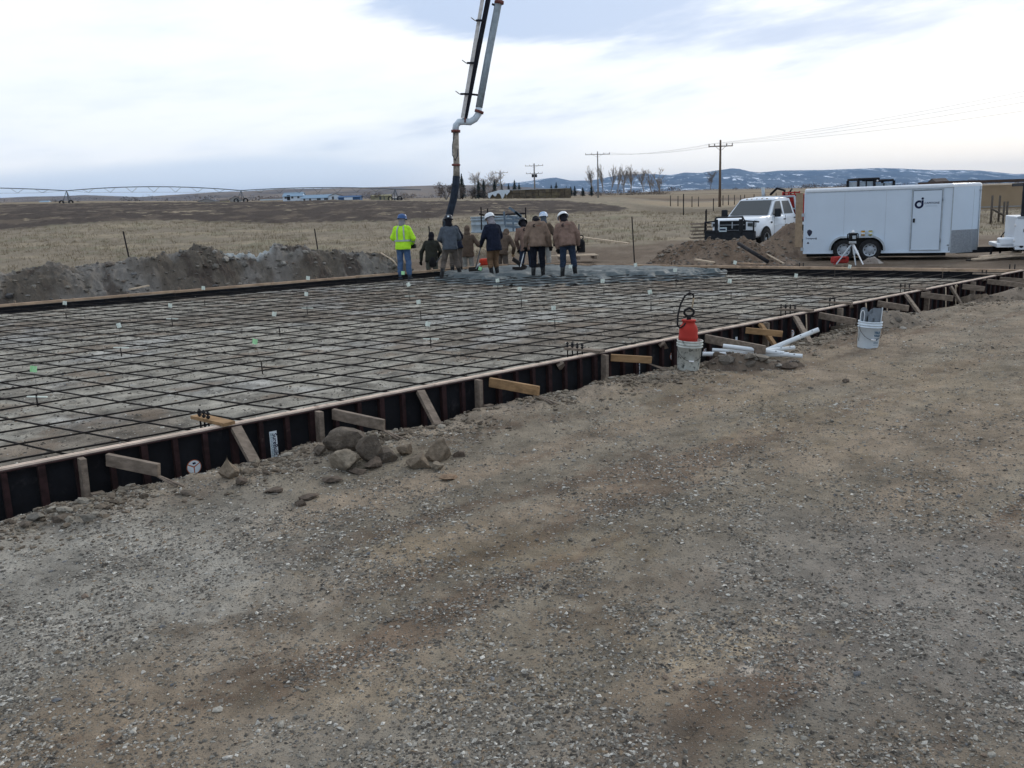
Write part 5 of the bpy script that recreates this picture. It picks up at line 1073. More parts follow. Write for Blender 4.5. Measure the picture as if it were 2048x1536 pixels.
# decals at the rear
dec(1620,466,'shield_decal',[(-.07,.09),(0,.11),(.075,.06),(.07,-.02),(.0,-.11),(-.05,-.07),(-.085,.02)],mat('decal_dark',(.03,.035,.06),.5),y=-.002)
textobj('Transport',.075,m_navy,tl,frame((tpx(1622),-.003,tz(1622,477)),(1,0,0),(0,0,1)),'rear_lettering',.0005,.001,1.0)
dec(1633,477,'drop_decal',[(-.012,-.03),(.012,-.03),(.016,0),(0,.045),(-.016,0)],m_navy,y=-.002); dec(1617,486,'cone_decal',[(-.04,-.025),(.04,-.025),(.02,.02),(0,.04),(-.02,.02)],m_navy,y=-.002)
MB().box((tpx(1957)*0+TLn-.06,-.012,tz(1900,490)),(.06,.02,.02)).build('marker_lamp',m_black,tl); MB().box((TLn-.03,-.008,tz(1900,498)),(.012,.01,.14)).build('latch',m_black,tl)
MB().box((TLn+.78,TW*.33-.03,zt-.12),(.07,.03,.03)).build('marker_lamp',m_trim,tl)
# wheels and fenders
wz=TZ_+.335
for px in (1690,1742): wheel(tl,(tpx(px),.015,wz),.335,.21); 
for px in (1690,1742): wheel(tl,(tpx(px),TW-.1,wz),.335,.21,side=1)
x0,x1=tpx(1690),tpx(1742); fd_=MB(); out=[];inn=[]
def arch(R,y): 
    pts=[(x0-R*math.cos(a),y,wz+R*math.sin(a)) for a in np.linspace(0,math.pi*.42,10)]+[(x1+R*math.cos(a),y,wz+R*math.sin(a)) for a in np.linspace(math.pi*.42,-.06,11)]; return pts
o_,i_=arch(.455,-.012),arch(.405,-.012)
MB().add(arch(.455,-.11)+arch(.455,.0),[(k,k+1,k+22,k+21) for k in range(20)]).add(arch(.455,-.11)+arch(.40,-.11),[(k,k+1,k+22,k+21) for k in range(20)]).build('wheel_fender',m_trim,tl)
q=MB(); ap=arch(.40,-.004); q.add(ap,[tuple(range(21))]); q.build('wheel_well',m_under,tl)
MB().box((TLn/2,TW/2,zb-.06),(TLn-.2,TW-.3,.10)).build('chassis',m_under,tl)
MB().bar((TLn+.7,TW*.5,zb-.02),(TLn+1.9,TW*.5,zb+.02),.09,.11).bar((TLn+.2,TW*.2,zb-.02),(TLn+1.7,TW*.48,zb),.06,.09).bar((TLn+.2,TW*.8,zb-.02),(TLn+1.7,TW*.52,zb),.06,.09).build('tongue',m_black,tl)
MB().tube([(TLn+1.45,TW*.42,zb-.22),(TLn+1.45,TW*.42,zb+.42)],.03,10).box((TLn+1.45,TW*.42,zb-.22),(.14,.14,.02)).bar((TLn+1.45,TW*.42,zb+.42),(TLn+1.52,TW*.36,zb+.56),.02,.02).build('tongue_jack',m_black,tl)
# open rear ramp door seen edge on
MB().box((-.16,.02,(tz(1606,494)+tz(1606,386))/2),(.22,.05,tz(1606,386)-tz(1606,494))).build('rear_door',m_ply,tl)
for zz in (1.15,.05): MB().box((-.03,-.03,zz),(.09,.03,.10)).build('hinge',m_trim,tl)
# cans on the fender
for px,c_,lab in ((1727,(.62,.33,.03),'orange tin standing on the trailer fender'),(1742,(.62,.60,.20),'yellow tin on the trailer fender right of the orange one')):
    M_=Matrix.Rotation(tl.rotation_euler.z,4,'Z'); P=Vector((A.x,A.y,0))+(M_@Vector((tpx(px),-.07,wz+.455)))
    t=thing('tin_can',lab,'can',tuple(P),group='tins on the trailer fender'); MB().lathe([(.0001,0),(.058,0),(.058,.125),(.060,.13),(.060,.14),(.0001,.14)],20).build('can',mat('tin_%d'%px,c_,.5,var=.1),t); MB().lathe([(.0001,.141),(.055,.141),(.055,.158),(.0001,.158)],20).build('lid',m_ply,t); MB().lathe([(.0590,.045),(.0590,.10)],20).build('paper_label',m_sticker,t)
# laser level on tripod
G=onground(1700,26.0); 
t=thing('laser_level','rotating laser level on an aluminium tripod in front of the trailer wheels','laser level',tuple(G)); hd=AT(1704,497,26.0)-G; top=AT(1706,467,26.0)-G
topc=Vector((top.x,0,AT(1706,486,26).z-G.z))
for ex,ey,dy,m_ in ((1670,528,-.1,m_trim),(1702,529,-.35,m_alu),(1731,527,.2,m_wood),(1714,527,-.45,m_white)):
    e=AT(ex,ey,26.0)-G; e=Vector((e.x,dy,e.z)); MB().bar(topc,e.lerp(topc,.45),.05,.03).bar(e.lerp(topc,.5),e,.032,.022).build('tripod_leg',m_,t)
MB().tube([topc-Vector((0,0,.02)),topc+Vector((0,0,.05))],.10,16).build('tripod_head',m_alu,t)
hb=topc+Vector((0,0,.18)); q=MB().box(hb,(.20,.20,.22),None,.03).build('laser_housing',m_black,t); MB().box(hb+Vector((0,0,-.01)),(.11,.212,.10),None,.01).build('display',m_trim,q)
for s in(-1,1): MB().tube([hb+Vector((s*.10,0,-.09)),hb+Vector((s*.155,0,-.07)),hb+Vector((s*.155,0,.08)),hb+Vector((s*.10,0,.10))],.018,8).build('carry_handle',m_black,q)
MB().lathe([(.0001,.11),(.045,.11),(.045,.15),(.03,.16),(.03,.19),(.0001,.19)],16,hb).build('rotor',m_white,q)
G=onground(1680,26.6); t=thing('instrument_case','red plastic case lying below the tripod by the trailer wheel','case',tuple(AT(1679,527,26.3)),rz=.15); MB().box((0,0,.11),(.46,.3,.20),None,.05).build('case_body',m_red2,t); MB().tube([(-.08,-.16,.15),(-.07,-.2,.16),(.07,-.2,.16),(.08,-.16,.15)],.012,6).build('handle',m_black,t); MB().tube([(-.22,-.1,.02),(-.3,-.2,0),(-.25,-.3,.02)],.014,6).build('strap',m_red2,t)
# ================================================================== pickup
m_pw=mat('pickup_white',(.74,.80,.86),.28,var=.02,scale=2,coat=.6); m_trimk=mat('bumper_black',(.014,.017,.022),.45,var=.3); m_chrome=mat('lamp_chrome',(.5,.55,.6),.15,.8,var=.2,scale=30)
hd=math.radians(39.5); G=AT(1497,492,35.0); G.z=-.16
pk=thing('pickup_truck','white crew cab pickup with a black grille guard parked behind the dirt pile','pickup',tuple(Vector((AT(1521,480,36.2).x,36.2,-.24))),rz=-math.pi/2-hd)
def sec(x,hwb,hwt,z0,z1,r=.10,shoulder=.75):
    zs=z0+(z1-z0)*shoulder; pts=[(-hwb+.05,z0),(-hwb,z0+.08),(-hwb*1.0,zs-.05),(-hwt-.005,zs+.02),(-hwt+.03,z1-.03),(-hwt+.12,z1),(0,z1+.018),(hwt-.12,z1),(hwt-.03,z1-.03),(hwt+.005,zs+.02),(hwb,zs-.05),(hwb,z0+.08),(hwb-.05,z0)]
    return [Vector((x,y,z)) for y,z in pts]
b=MB(); b.loft([sec(2.62,.80,.74,.52,1.12),sec(2.50,.90,.84,.50,1.20),sec(2.2,.97,.92,.50,1.25),sec(1.7,.99,.95,.50,1.28),sec(1.15,1.0,.96,.48,1.31),sec(1.05,1.0,.95,.46,1.30)],smooth=True); hood=b.build('hood',m_pw,pk)
b=MB(); b.loft([sec(1.05,1.0,.965,.46,1.30,shoulder=.9),sec(0,1.0,.97,.44,1.30,shoulder=.9),sec(-1.25,1.0,.965,.46,1.31,shoulder=.9)],smooth=True)
b.loft([[Vector(p) for p in ((1.22,-.90,1.26),(1.22,.90,1.26),(.42,.72,1.90),(.42,-.72,1.90))],[Vector(p) for p in ((-.0,-.93,1.26),(-.0,.93,1.26),(-.05,.74,1.975),(-.05,-.74,1.975))],[Vector(p) for p in ((-1.22,-.93,1.26),(-1.22,.93,1.26),(-1.02,.74,1.94),(-1.02,-.74,1.94))]],smooth=False)
body=b.build('cab',m_pw,pk)
rb=MB(); rb.loft([[Vector((x,y,z)) for y,z in ((-.74,zr-.03),(-.70,zr+.005),(-.4,zr+.03),(0,zr+.04),(.4,zr+.03),(.70,zr+.005),(.74,zr-.03),(0,zr-.06))] for x,zr in ((.50,1.89),(.30,1.945),(-.1,1.975),(-.7,1.97),(-1.02,1.93),(-1.07,1.89))]); rb.build('roof_panel',m_pw,pk)
ws=MB(); ws.add([(1.185,-.80,1.31),(1.185,.80,1.31),(.50,.66,1.865),(.50,-.66,1.865)],[(0,1,2,3)]); ws.v=[(x+.028,y,z+.02) for x,y,z in ws.v]; ws.build('windshield',m_glass,pk)
def sidepoly(pts,name,m,off=.008,par=None,s=1):
    q=MB(); vs=[]
    for x,z in pts:
        y=(.93-(z-1.26)/(1.94-1.26)*.19) if z>1.28 else 1.0
        vs.append((x,s*(y+off),z))
    q.add(vs,[tuple(range(len(vs)))]); return q.build(name,m,par or pk)
for s in(-1,1):
    sidepoly([(1.02,1.335),(.02,1.335),(.0,1.84),(.42,1.84),(.62,1.70)],'front_side_window',m_glass,s=s); sidepoly([(-.14,1.335),(-1.02,1.335),(-.98,1.60),(-.86,1.84),(-.16,1.84)],'rear_side_window',m_glass,s=s)
    for x,z in ((.02,1.13),(-1.02,1.16)): MB().box((x,s*1.012,z),(.19,.03,.045),None,.012).build('door_handle',m_trimk,pk)
    MB().box((1.0,s*1.12,1.40),(.14,.24,.32),None,.04).bar((.95,s*.96,1.33),(1.0,s*1.1,1.36),.05,.04).build('side_mirror',m_trimk,pk)
    MB().box((.95,s*1.0,1.325),(.35,.02,.05)).build('mirror_mount',m_trimk,pk)
    MB().box((-.1,s*1.006,.93),(2.3,.008,.018)).build('door_crease',m_pw,pk)
    for x in(1.02,-.065,-1.16): MB().box((x,s*.9985,.92),(.010,.010,.72)).build('door_gap',m_trimk,pk)
    MB().bar((1.0,s*1.02,.42),(-1.1,s*1.02,.42),.10,.05).build('running_board',m_pw,pk)
    MB().box((1.28,s*1.002,1.04),(.16,.01,.07)).build('fender_badge',m_trimk,pk)
    q=MB(); cx=1.78; aa=np.linspace(-.12,math.pi+.12,16); q.add([(cx+.52*math.cos(a),s*1.0,.42+.50*math.sin(a)) for a in aa],[tuple(range(16))]); q.build('wheel_arch',m_under,pk)
    wheel(pk,(1.78,s*.90,.42),.42,.28,side=s,holes=8)
for s in(-1,1): wheel(pk,(-2.15,s*.88,.42),.42,.30,side=s)
for y in(-.42,-.22,0,.22,.42): MB().ell((.42-.0,y,1.945),(.07,.035,.022)).build('roof_marker_lamp',mat('amber_lamp',(.30,.22,.12),.4),pk)
g=MB().box((2.60,0,.98),(.08,1.10,.36),None,.04).build('grille',m_trimk,pk); MB().box((2.655,0,1.0),(.02,1.02,.02)).box((2.655,0,.99),(.02,.035,.26)).build('grille_bar',m_chrome,g); MB().box((2.65,0,1.165),(.03,1.12,.022)).build('grille_surround',m_pw,g)
for s in(-1,1): h_=MB().box((2.52,s*.745,1.02),(.22,.32,.24),None,.05).build('headlight',m_chrome,pk); MB().box((2.635,s*.72,1.0),(.012,.20,.11)).build('lens',m_glass,h_)
bb=MB().box((2.86,0,.60),(.26,2.04,.36),None,.05).box((2.80,0,.44),(.2,1.7,.10),None,.03).build('front_bumper',m_trimk,pk)
gd=MB()
for pts in ([(2.95,-1.0,.72),(2.95,-1.0,1.13),(2.9,-.62,1.15),(2.92,-.55,1.30),(2.92,.55,1.30),(2.9,.62,1.15),(2.95,1.0,1.13),(2.95,1.0,.72)],[(2.98,-.55,.7),(2.94,-.55,1.28)],[(2.98,.55,.7),(2.94,.55,1.28)],[(2.97,-1.0,.78),(2.97,1.0,.78)],[(2.9,1.0,1.13),(2.55,1.02,1.10)],[(2.9,-1.0,1.13),(2.55,-1.02,1.10)]): gd.tube(pts,.032,8)
gd.build('grille_guard',m_trimk,pk)
for y in(-.5,.5):
    MB().box((2.99,y,.95),(.03,.14,.55),None,.01).build('guard_plate',m_trimk,pk)
pl=MB().box((3.0,-.22,.84),(.02,.32,.17),None,.005).build('license_plate',mat('plate_pale',(.45,.55,.60),.4),pk); MB().box((3.012,-.22,.84),(.004,.24,.06)).build('plate_number',m_navy,pl)
# flat bed with headache rack and red pump unit
MB().box((-2.6,0,.90),(2.5,2.25,.14),None,.02).build('flat_bed',m_trimk,pk); MB().box((-2.6,1.14,.90),(2.5,.03,.10)).build('bed_rail',m_pw,pk)
MB().box((-2.3,.95,.62),(1.2,.34,.42),None,.02).build('tool_box',m_trimk,pk); MB().box((-1.85,1.13,.66),(.20,.02,.18)).build('box_label',m_sticker,pk)
q=MB(); 
for s in(-1,1): q.tube([(-1.32,s*1.0,.95),(-1.30,s*.86,2.0)],.04,8)
q.tube([(-1.30,-.86,2.0),(-1.30,.86,2.0)],.04,8); q.tube([(-1.3,-.9,1.5),(-1.3,.9,1.5)],.03,8); q.build('headache_rack',m_trim,pk)
q=MB().box((-1.85,.70,1.56),(.75,.72,1.06),None,.04).box((-2.6,.2,1.25),(.6,1.2,.55),None,.03); q.build('red_pump_unit',m_red2,pk)
q=MB()
for y in(.1,.35,.6,.8): q.tube([(-1.45,y+.2,1.0),(-1.45,y+.2,2.2)],.03,8)
for z in(1.2,1.6,2.15): q.tube([(-1.43,.3,z),(-1.43,1.02,z)],.025,8)
q.build('pump_frame',m_red2,pk); MB().tube([(-1.6,.3,1.9),(-1.5,.35,2.25),(-1.55,.0,2.35),(-1.6,-.3,2.1)],.05,10).tube([(-1.7,.6,1.9),(-1.6,.55,2.2),(-1.9,.5,2.3)],.04,8).build('pump_hose',m_black,pk); MB().tube([(-1.5,-.55,1.9),(-1.5,-.6,2.42)],.07,10).build('exhaust_stack',m_trim,pk); MB().lathe([(.0001,0),(.12,0),(.12,.35),(.0001,.35)],16,(-1.42,.3,1.35),axis='z').build('filter_canister',m_chrome,pk)
# implement left of the truck front
G=AT(1418,470,37); t=thing('stacked_lumber','low stack of grey boards standing left of the pickup front','lumber',(G.x,38.2,GZ(G.x,38.2)))
for i in range(6): MB().box((0,0,.1+i*.15),(.9+.1*(i%2),.5,.06)).build('board',m_wood,t)
MB().tube([(.15,0,0),(.15,0,1.45)],.03,6).build('post',m_rebar,t)
# ================================================================== service truck at the right edge
G=AT(2014,505,26.4); G.z=-.33; st=thing('service_truck','white utility service truck cut off by the right edge, black rack on top','service truck',(G.x,G.y,-.33),rz=-.36)
MB().box((2.0,1.0,.78),(3.6,2.05,.98),None,.02).build('utility_body',m_pw,st); MB().box((2.0,-.032,1.24),(3.6,.05,.06)).build('top_rail',m_trim,st)
for i,x in enumerate((.55,1.5,2.9)):
    dd_=MB().box((x,-.036,.80),(.80,.02,.78),None,.006).build('compartment_door',m_pw,st); MB().box((x-.1,-.052,.86),(.14,.02,.10),None,.008).build('door_latch',m_trimk,dd_)
MB().tube([(.36,-.03,.40),(.36,-.045,.40)],.05,14).build('fuel_cap',m_trimk,st)
for i in range(2): MB().ell((.16,-.02,1.02-i*.45),(.03,.05,.05)).build('tail_lamp',m_white,st)
MB().box((-.02,.9,.42),(.5,1.6,.12),None,.02).box((.0,.35,.50),(.42,.5,.28),None,.04).build('rear_bumper',m_pw,st)
MB().bar((-.9,.9,.28),(.3,.9,.30),.10,.12).tube([(-.35,.7,.0),(-.3,.7,.35)],.03,8).build('hitch',m_black,st)
MB().box((2.0,1.0,.28),(3.7,1.6,.10)).build('chassis',m_under,st); MB().tube([(1.0,.2,.22),(2.2,.2,.22)],.11,12).build('exhaust',m_trimk,st)
q=MB()
for x in(.35,1.1): 
    for y in(.1,1.9): q.box(((x if y<1 else .75) if x<1 else 3.6,y,1.72),(.09,.09,.92))
q.box((2.0,.1,2.20),(3.4,.10,.09),None,.02).box((2.0,1.9,2.20),(3.4,.10,.09)).box((2.0,.1,1.93),(3.4,.07,.12)).box((.35,1.0,2.2),(.08,1.8,.09)).box((.55,.1,1.75),(.06,.06,.8)); q.build('ladder_rack',m_trimk,st)
q=MB().box((.95,.35,1.36),(.50,.3,.22),None,.03); 
for i in range(5): q.tube([(.76+i*.09,.35,1.45),(.76+i*.09,.35,1.56)],.03,8)
q.build('gear_box',m_trimk,st)
wheel(st,(2.35,.12,.38),.40,.26); wheel(st,(2.35,1.9,.38),.40,.26,side=1); wheel(st,(5.6,.12,.38),.40,.26)
b=MB(); b.loft([sec(7.0,.9,.85,.45,1.15),sec(6.6,1.0,.95,.42,1.25),sec(5.2,1.02,.97,.42,1.28),sec(3.9,1.02,.97,.42,1.28)]); b.loft([[Vector(p) for p in ((5.5,-.92,1.25),(5.5,.92,1.25),(4.9,.75,1.85),(4.9,-.75,1.85))],[Vector(p) for p in ((3.95,-.94,1.25),(3.95,.94,1.25),(4.05,.76,1.9),(4.05,-.76,1.9))]],smooth=False)
b.v=[(x,y+1.0,z) for x,y,z in b.v]; b.build('cab',m_pw,st)
for i,(px0,py0,px1,py1,lab) in enumerate(((1945,519,2060,508,'long pale plank on the ground under the trailer tongue'),(1960,514,2040,504,'second pale plank leaning behind the first plank'),(1935,521,1985,518,'short dark timber at the left end of the planks'))):
    D=26.2+i*.2; a,b_=AT(px0,py0,D),AT(px1,py1,D+.3); t=thing('timber',lab,'timber',tuple(a),group='timbers under the trailer tongue'); MB().bar(a,b_,.14,.05).build('plank',m_woodp if i<2 else m_dwood,t,world=True)
# ================================================================== compact tractor behind the trailer
G=onground(1736,39.5); t=thing('tractor','black roofed tractor cab showing above the trailer roof','tractor',tuple(G),rz=0.0); zz=AT(1736,356,39.5).z-G.z
MB().box((0,0,zz*.36),(2.2,1.3,.8),None,.1).box((-.9,0,zz*.42),(1.0,.9,.6),None,.1).build('body',m_trimk,t)
for x,r_ in((-1.0,.42),(1.0,.62)): 
    for s in(-1,1): wheel(t,(x,s*.8,r_),r_,.35,side=s)
q=MB().box((-.25,0,zz-.05),(.95,1.3,.10),None,.04).box((.46,0,zz-.13),(.80,1.25,.10),None,.05).build('cab_roof',m_trimk,t)
q=MB()
for x in(-.70,-.0,.85): 
    for s in(-1,1): q.box((x,s*.6,zz-.75),(.09,.08,1.35 if x<.5 else 1.2))
q.build('cab_pillar',m_trimk,t)
MB().box((-.35,0,zz-.75),(.62,1.16,1.2)).box((.42,0,zz-.8),(.75,1.16,1.1)).build('cab_glass',mat('clear_cab_glass',(.25,.33,.40),.1,spec=.8),t); MB().box((-.35,-.6,zz-.75),(.04,.04,1.2)).box((.42,-.6,zz-.8),(.04,.04,1.1)).build('window_bar',m_trimk,t)
MB().ell((.12,-.6,zz-.14),(.05,.05,.05)).build('work_lamp',m_white,t)
# ================================================================== pasture behind the site
m_post=mat('steel_post',(.022,.02,.022),.8,var=.3); m_wpost=mat('grey_fence_post',(.10,.085,.07),.9,var=.3); m_galv=mat('galvanised_steel',(.36,.43,.48),.4,.5,var=.15,scale=3); m_galvd=mat('tank_inside',(.07,.12,.18),.5,.3,var=.2)
for px,yt,yb,D,lab,ln in ((267,462,527,25.6,'leaning steel fence post with rag above the left part of the dirt bank',.10),(640,457,503,31.,'leaning steel fence post above the right part of the dirt bank',.08),(862,452,500,31.5,'steel fence post left of the grey jacket worker',.02),
    (1269,433,491,31.,'steel fence post right of the workers before the open pasture',.05),(1411,421,470,36.,'short steel post left of the pickup grille',0),(1367,388,421,62.,'tall wooden post in the pasture left of the power pole',0),(1427,397,412,78.,'small post just left of the power pole',0)):
    b=AT(px,yb,D); tp=AT(px,yt,D); g=min(b.z,GZ(b.x,b.y)); t=thing('fence_post',lab,'post',(b.x,D,g-.1),group='steel posts of the pasture fence')
    hh=tp.z-g+.1; r=.03 if D<40 else .055; MB().bar((0,0,0),(-ln*hh,0,hh),r*1.3,r*.5).bar((0,0,0),(-ln*hh,.0,hh),r*.4,r*1.5).build('post',m_post,t)
    if px==267: MB().tube([(-.06,-.02,hh*.42),(.04,-.03,hh*.44),(.02,-.04,hh*.36),(-.0,-.03,hh*.25)],[.03,.045,.03,.02],8).build('rag',m_wpost,t)
# far fence row
R2=random.Random(3)
for i,px in enumerate((1341,1356,1384,1397,1446,1457,1469,1481,1489,1508,1530,1552)):
    D=118+i*1.5; g=onground(px,D); t=thing('fence_post','thin far fence post in the row crossing behind the pickup','post',(g.x,g.y,g.z-.1),group='far fence row behind the pickup'); MB().tube([(0,0,0),(0,0,1.5)],.07,6).build('post',m_wpost,t)
for px,yt,yb,lab in ((1982.5,391,428,'left tall wooden post of the fence brace right of the trailer'),(1998,391,424,'middle tall wooden post of the fence brace right of the trailer'),(2007,403,431,'short right wooden post of the fence brace'),(2014,403,424,'bent rail end beside the service truck rack')):
    D=46; b=AT(px,yb,D);tp=AT(px,yt,D); t=thing('wooden_post',lab,'post',(b.x,D,b.z-.5)); MB().tube([(0,0,0),(0,0,tp.z-b.z+.5)],.055,8).build('post',m_wpost,t)
t=thing('brace_rail','diagonal wooden rail between the posts right of the trailer','rail',tuple(AT(1982,417,45.8))); MB().tube([AT(1982,417,45.8),AT(2006,430,45.8)],.05,8).build('rail',m_wpost,t,world=True)
# stock tank
D=36.; c0=AT(991,466,D); t=thing('stock_tank','round galvanised stock tank standing in the pasture behind the workers','tank',(c0.x,D+.9,c0.z)); hh=.62
MB().lathe([(.0001,.02),(1.02,.02),(1.03,.05),(1.0,.09),(1.0,.30),(1.025,.33),(1.025,.37),(1.0,.40),(1.0,.50),(1.03,.52),(1.03,.56),(1.0,.58),(1.0,hh),(1.035,hh+.01),(1.035,hh+.04),(.985,hh+.04),(.985,.06),(.0001,.05)],48).build('shell',m_galv,t); MB().lathe([(.978,hh),(.978,.4),(.0001,.4)],40).build('water_surface',m_galvd,t)
# metal frame with rails and gate parts
def bars(nm,label,cat,lst,m,D,r=.03,group=None):
    p=AT(lst[0][0],lst[0][1],D); t=thing(nm,label,cat,tuple(p),group=group)
    for a in lst: MB().bar(AT(a[0],a[1],D),AT(a[2],a[3],D+(a[4] if len(a)>4 else 0)),r,r*1.3).build('bar',m,t,world=True)
    return t
bars('fence_corner','dark pipe corner brace of the fence behind the stock tank','fence',[(962,414,963,460),(975,417,976,460),(958,428,975,432),(975,429,1012,430),(1012,429,1050,427),(1051,415,1052,455)],m_post,35.,.05)
bars('livestock_panel','grey metal panel and ramp frame right of the stock tank','panel',[(1008,423,1010,450),(1010,441,1044,444),(1010,452,1042,455),(1026,436,1027,462),(1040,437,1042,462),(1014,432,1048,440),(1018,415,1043,433),(1030,424,1045,438)],mat('blue_grey_steel',(.14,.19,.24),.6,var=.2),34.,.07)
t=thing('plastic_crate','orange crate on the ground right of the metal panel','crate',tuple(AT(1041,469,34.2))); MB().box((0,0,.14),(.36,.3,.2),None,.02).build('crate_body',mat('crate_orange',(.42,.12,.07),.7),t); MB().box((0,0,.26),(.38,.32,.03)).build('crate_rim',m_trimk,t)
t=thing('fuel_can','red plastic can lying on the wet concrete edge left of the navy worker','can',tuple(AT(970,532,27.5)),rz=.1); MB().box((0,0,.12),(.34,.26,.22),None,.06).build('can_body',mat('bright_red',(.55,.05,.025),.5,var=.1),t); MB().tube([(.1,0,.24),(.14,0,.3)],.025,8).build('spout',m_black,t)
G=onground(1152,31.5); t=thing('pallet','low wooden pallet behind the rightmost worker','pallet',(G.x,31.5,AT(1150,519,31.5).z),rz=.05)
for i in range(5): MB().box((0,-.4+i*.2,.15),(1.4,.12,.03)).build('deck_board',m_woodp,t)
for x in(-.6,0,.6): MB().box((x,0,.07),(.1,.95,.11)).build('stringer',m_wood,t)
MB().box((-.95,-.1,.16),(.6,.1,.03)).build('deck_board',m_woodp,t)
t=thing('gas_bottle','dark bottle with a ring handle standing on the pallet','bottle',(G.x+.15,31.4,AT(1158,505,31.4).z)); MB().lathe([(.0001,0),(.13,0),(.135,.04),(.135,.34),(.10,.42),(.05,.46),(.0001,.47)],20).build('bottle_body',m_black,t); MB().tube([(.07*math.cos(a),0,.53+.07*math.sin(a)) for a in np.linspace(-1.2,4.3,14)],.02,8).build('ring_handle',m_black,t)
t=thing('long_board','long pale board lying in the grass behind the rightmost worker','board',tuple(AT(1160,474,33))); MB().bar(AT(1160,474,33.5),AT(1257,487,32.),.14,.05).build('board',m_woodp,t,world=True)
t=thing('loose_pipe','dark pipe with pale edge lying on the dirt pile before the pickup','pipe',tuple(AT(1477,488,27))); MB().tube([AT(1477,487,27.2),AT(1535,523,25.5)],.06,8).build('pipe',m_steel,t,world=True)
t=thing('thin_stake','thin pale stake lying between the two brown dirt piles','stake',tuple(AT(1520,505,28))); MB().bar(AT(1520,501,28.5),AT(1568,527,26.),.04,.03).build('stake',m_woodp,t,world=True)
t=thing('roof_flag_board','short broken plank on the low dirt pile','plank',tuple(AT(1390,520,25.6))); MB().bar(AT(1390,519,25.9),AT(1428,525,25.5),.12,.04).build('plank',m_woodp,t,world=True)
t=thing('bank_plank','pale weathered plank lying on the left dirt bank','plank',tuple(AT(262,578,21))); MB().bar(AT(258,579,20.6),AT(298,571,20.9),.07,.03).build('plank',m_woodp,t,world=True)
t=thing('bank_hose','thin pale hose curling down the bank left of the lime jacket worker','hose',tuple(AT(770,510,26))); MB().tube([AT(762,506,26.3),AT(772,512,25.9),AT(785,520,25.6),AT(795,532,25.2)],.022,8).build('hose',m_woodp,t,world=True)
# ================================================================== power poles and wires
m_pole=mat('pole_wood',(.13,.095,.07),.9,var=.3,stretch=(3,3,.4)); m_poleg=mat('pole_grey',(.24,.23,.22),.9,var=.2); m_wire=mat('wire',(.12,.13,.14),.6)
def pole(px,yt,D,arms,m,label,extra=None,r=.14):
    tp=AT(px,yt,D); g=GZ(tp.x,D); t=thing('utility_pole',label,'power pole',(tp.x,D,g-.5),group='power poles along the road'); hh=tp.z-g+.5
    MB().tube([(0,0,0),(0,0,hh)],[r*1.3,r*.8],10).build('pole',m,t); tips=[]
    for zf,w in arms:
        z=hh-zf; ca=MB().bar((-w,-.12,z),(w,-.12,z),.10,.12).build('crossarm',m,t); q=MB()
        for s in(-1,1): q.bar((s*w*.45,-.14,z),(0,-.14,z-.55),.03,.04)
        q.build('arm_brace',m,t)
        for x in(-w*.96,-w*.5,w*.5,w*.96): MB().lathe([(.0001,0),(.06,.02),(.08,.10),(.05,.16),(.09,.22),(.0001,.28)],10,(x,-.12,z+.06)).build('insulator',m_poleg,t); tips.append(Vector((tp.x+x,D-.12,g-.5+z+.3)))
    if extra=='transformers':
        for x in(-.45,.45): MB().lathe([(.0001,0),(.25,.02),(.27,.1),(.27,.75),(.2,.85),(.0001,.87)],14,(x,-.2,hh-3.6)).build('transformer',m_trimk,t)
    return tips
ta=pole(1441,280,112,[(.75,1.5)],m_pole,'nearest brown wooden power pole left of the pickup'); tb_=pole(1195,303,190,[(.6,2.6)],m_poleg,'tall grey power pole in front of the bare poplars'); tc_=pole(1068,327,240,[(.6,2.4),(2.6,2.2)],m_poleg,'power pole with two crossarms and transformers above the hay stack','transformers',.2)
td_=pole(1000,342,300,[(.6,2.6)],m_poleg,'power pole at the left end of the hay stack',r=.2); te_=pole(949,355,380,[(.6,2.6)],m_poleg,'farthest small power pole right of the hose',r=.22)
pole(891,369,300,[],m_poleg,'short bare pole left of the hanging hose',r=.25); pole(917,372,300,[],m_poleg,'short bare pole right of the hanging hose',r=.25)
def wires(A,B,sag,n,label):
    t=thing('power_line',label,'wire',tuple(A[0]))
    for i in range(n):
        a,b=A[i],B[i]; pts=[]
        for k in range(25): f=k/24; p=a.lerp(b,f); p=p.copy(); p.z-=sag*4*f*(1-f); pts.append(p)
        MB().tube(pts,.008,4).build('wire',m_wire,t,world=True)
off=[AT(2300,y,62) for y in (130,142,158,182)]
wires(ta,off,.5,4,'four thin wires rising from the nearest pole to the right edge'); wires(tb_,ta,.7,4,'thin wires from the grey pole to the nearest brown pole')
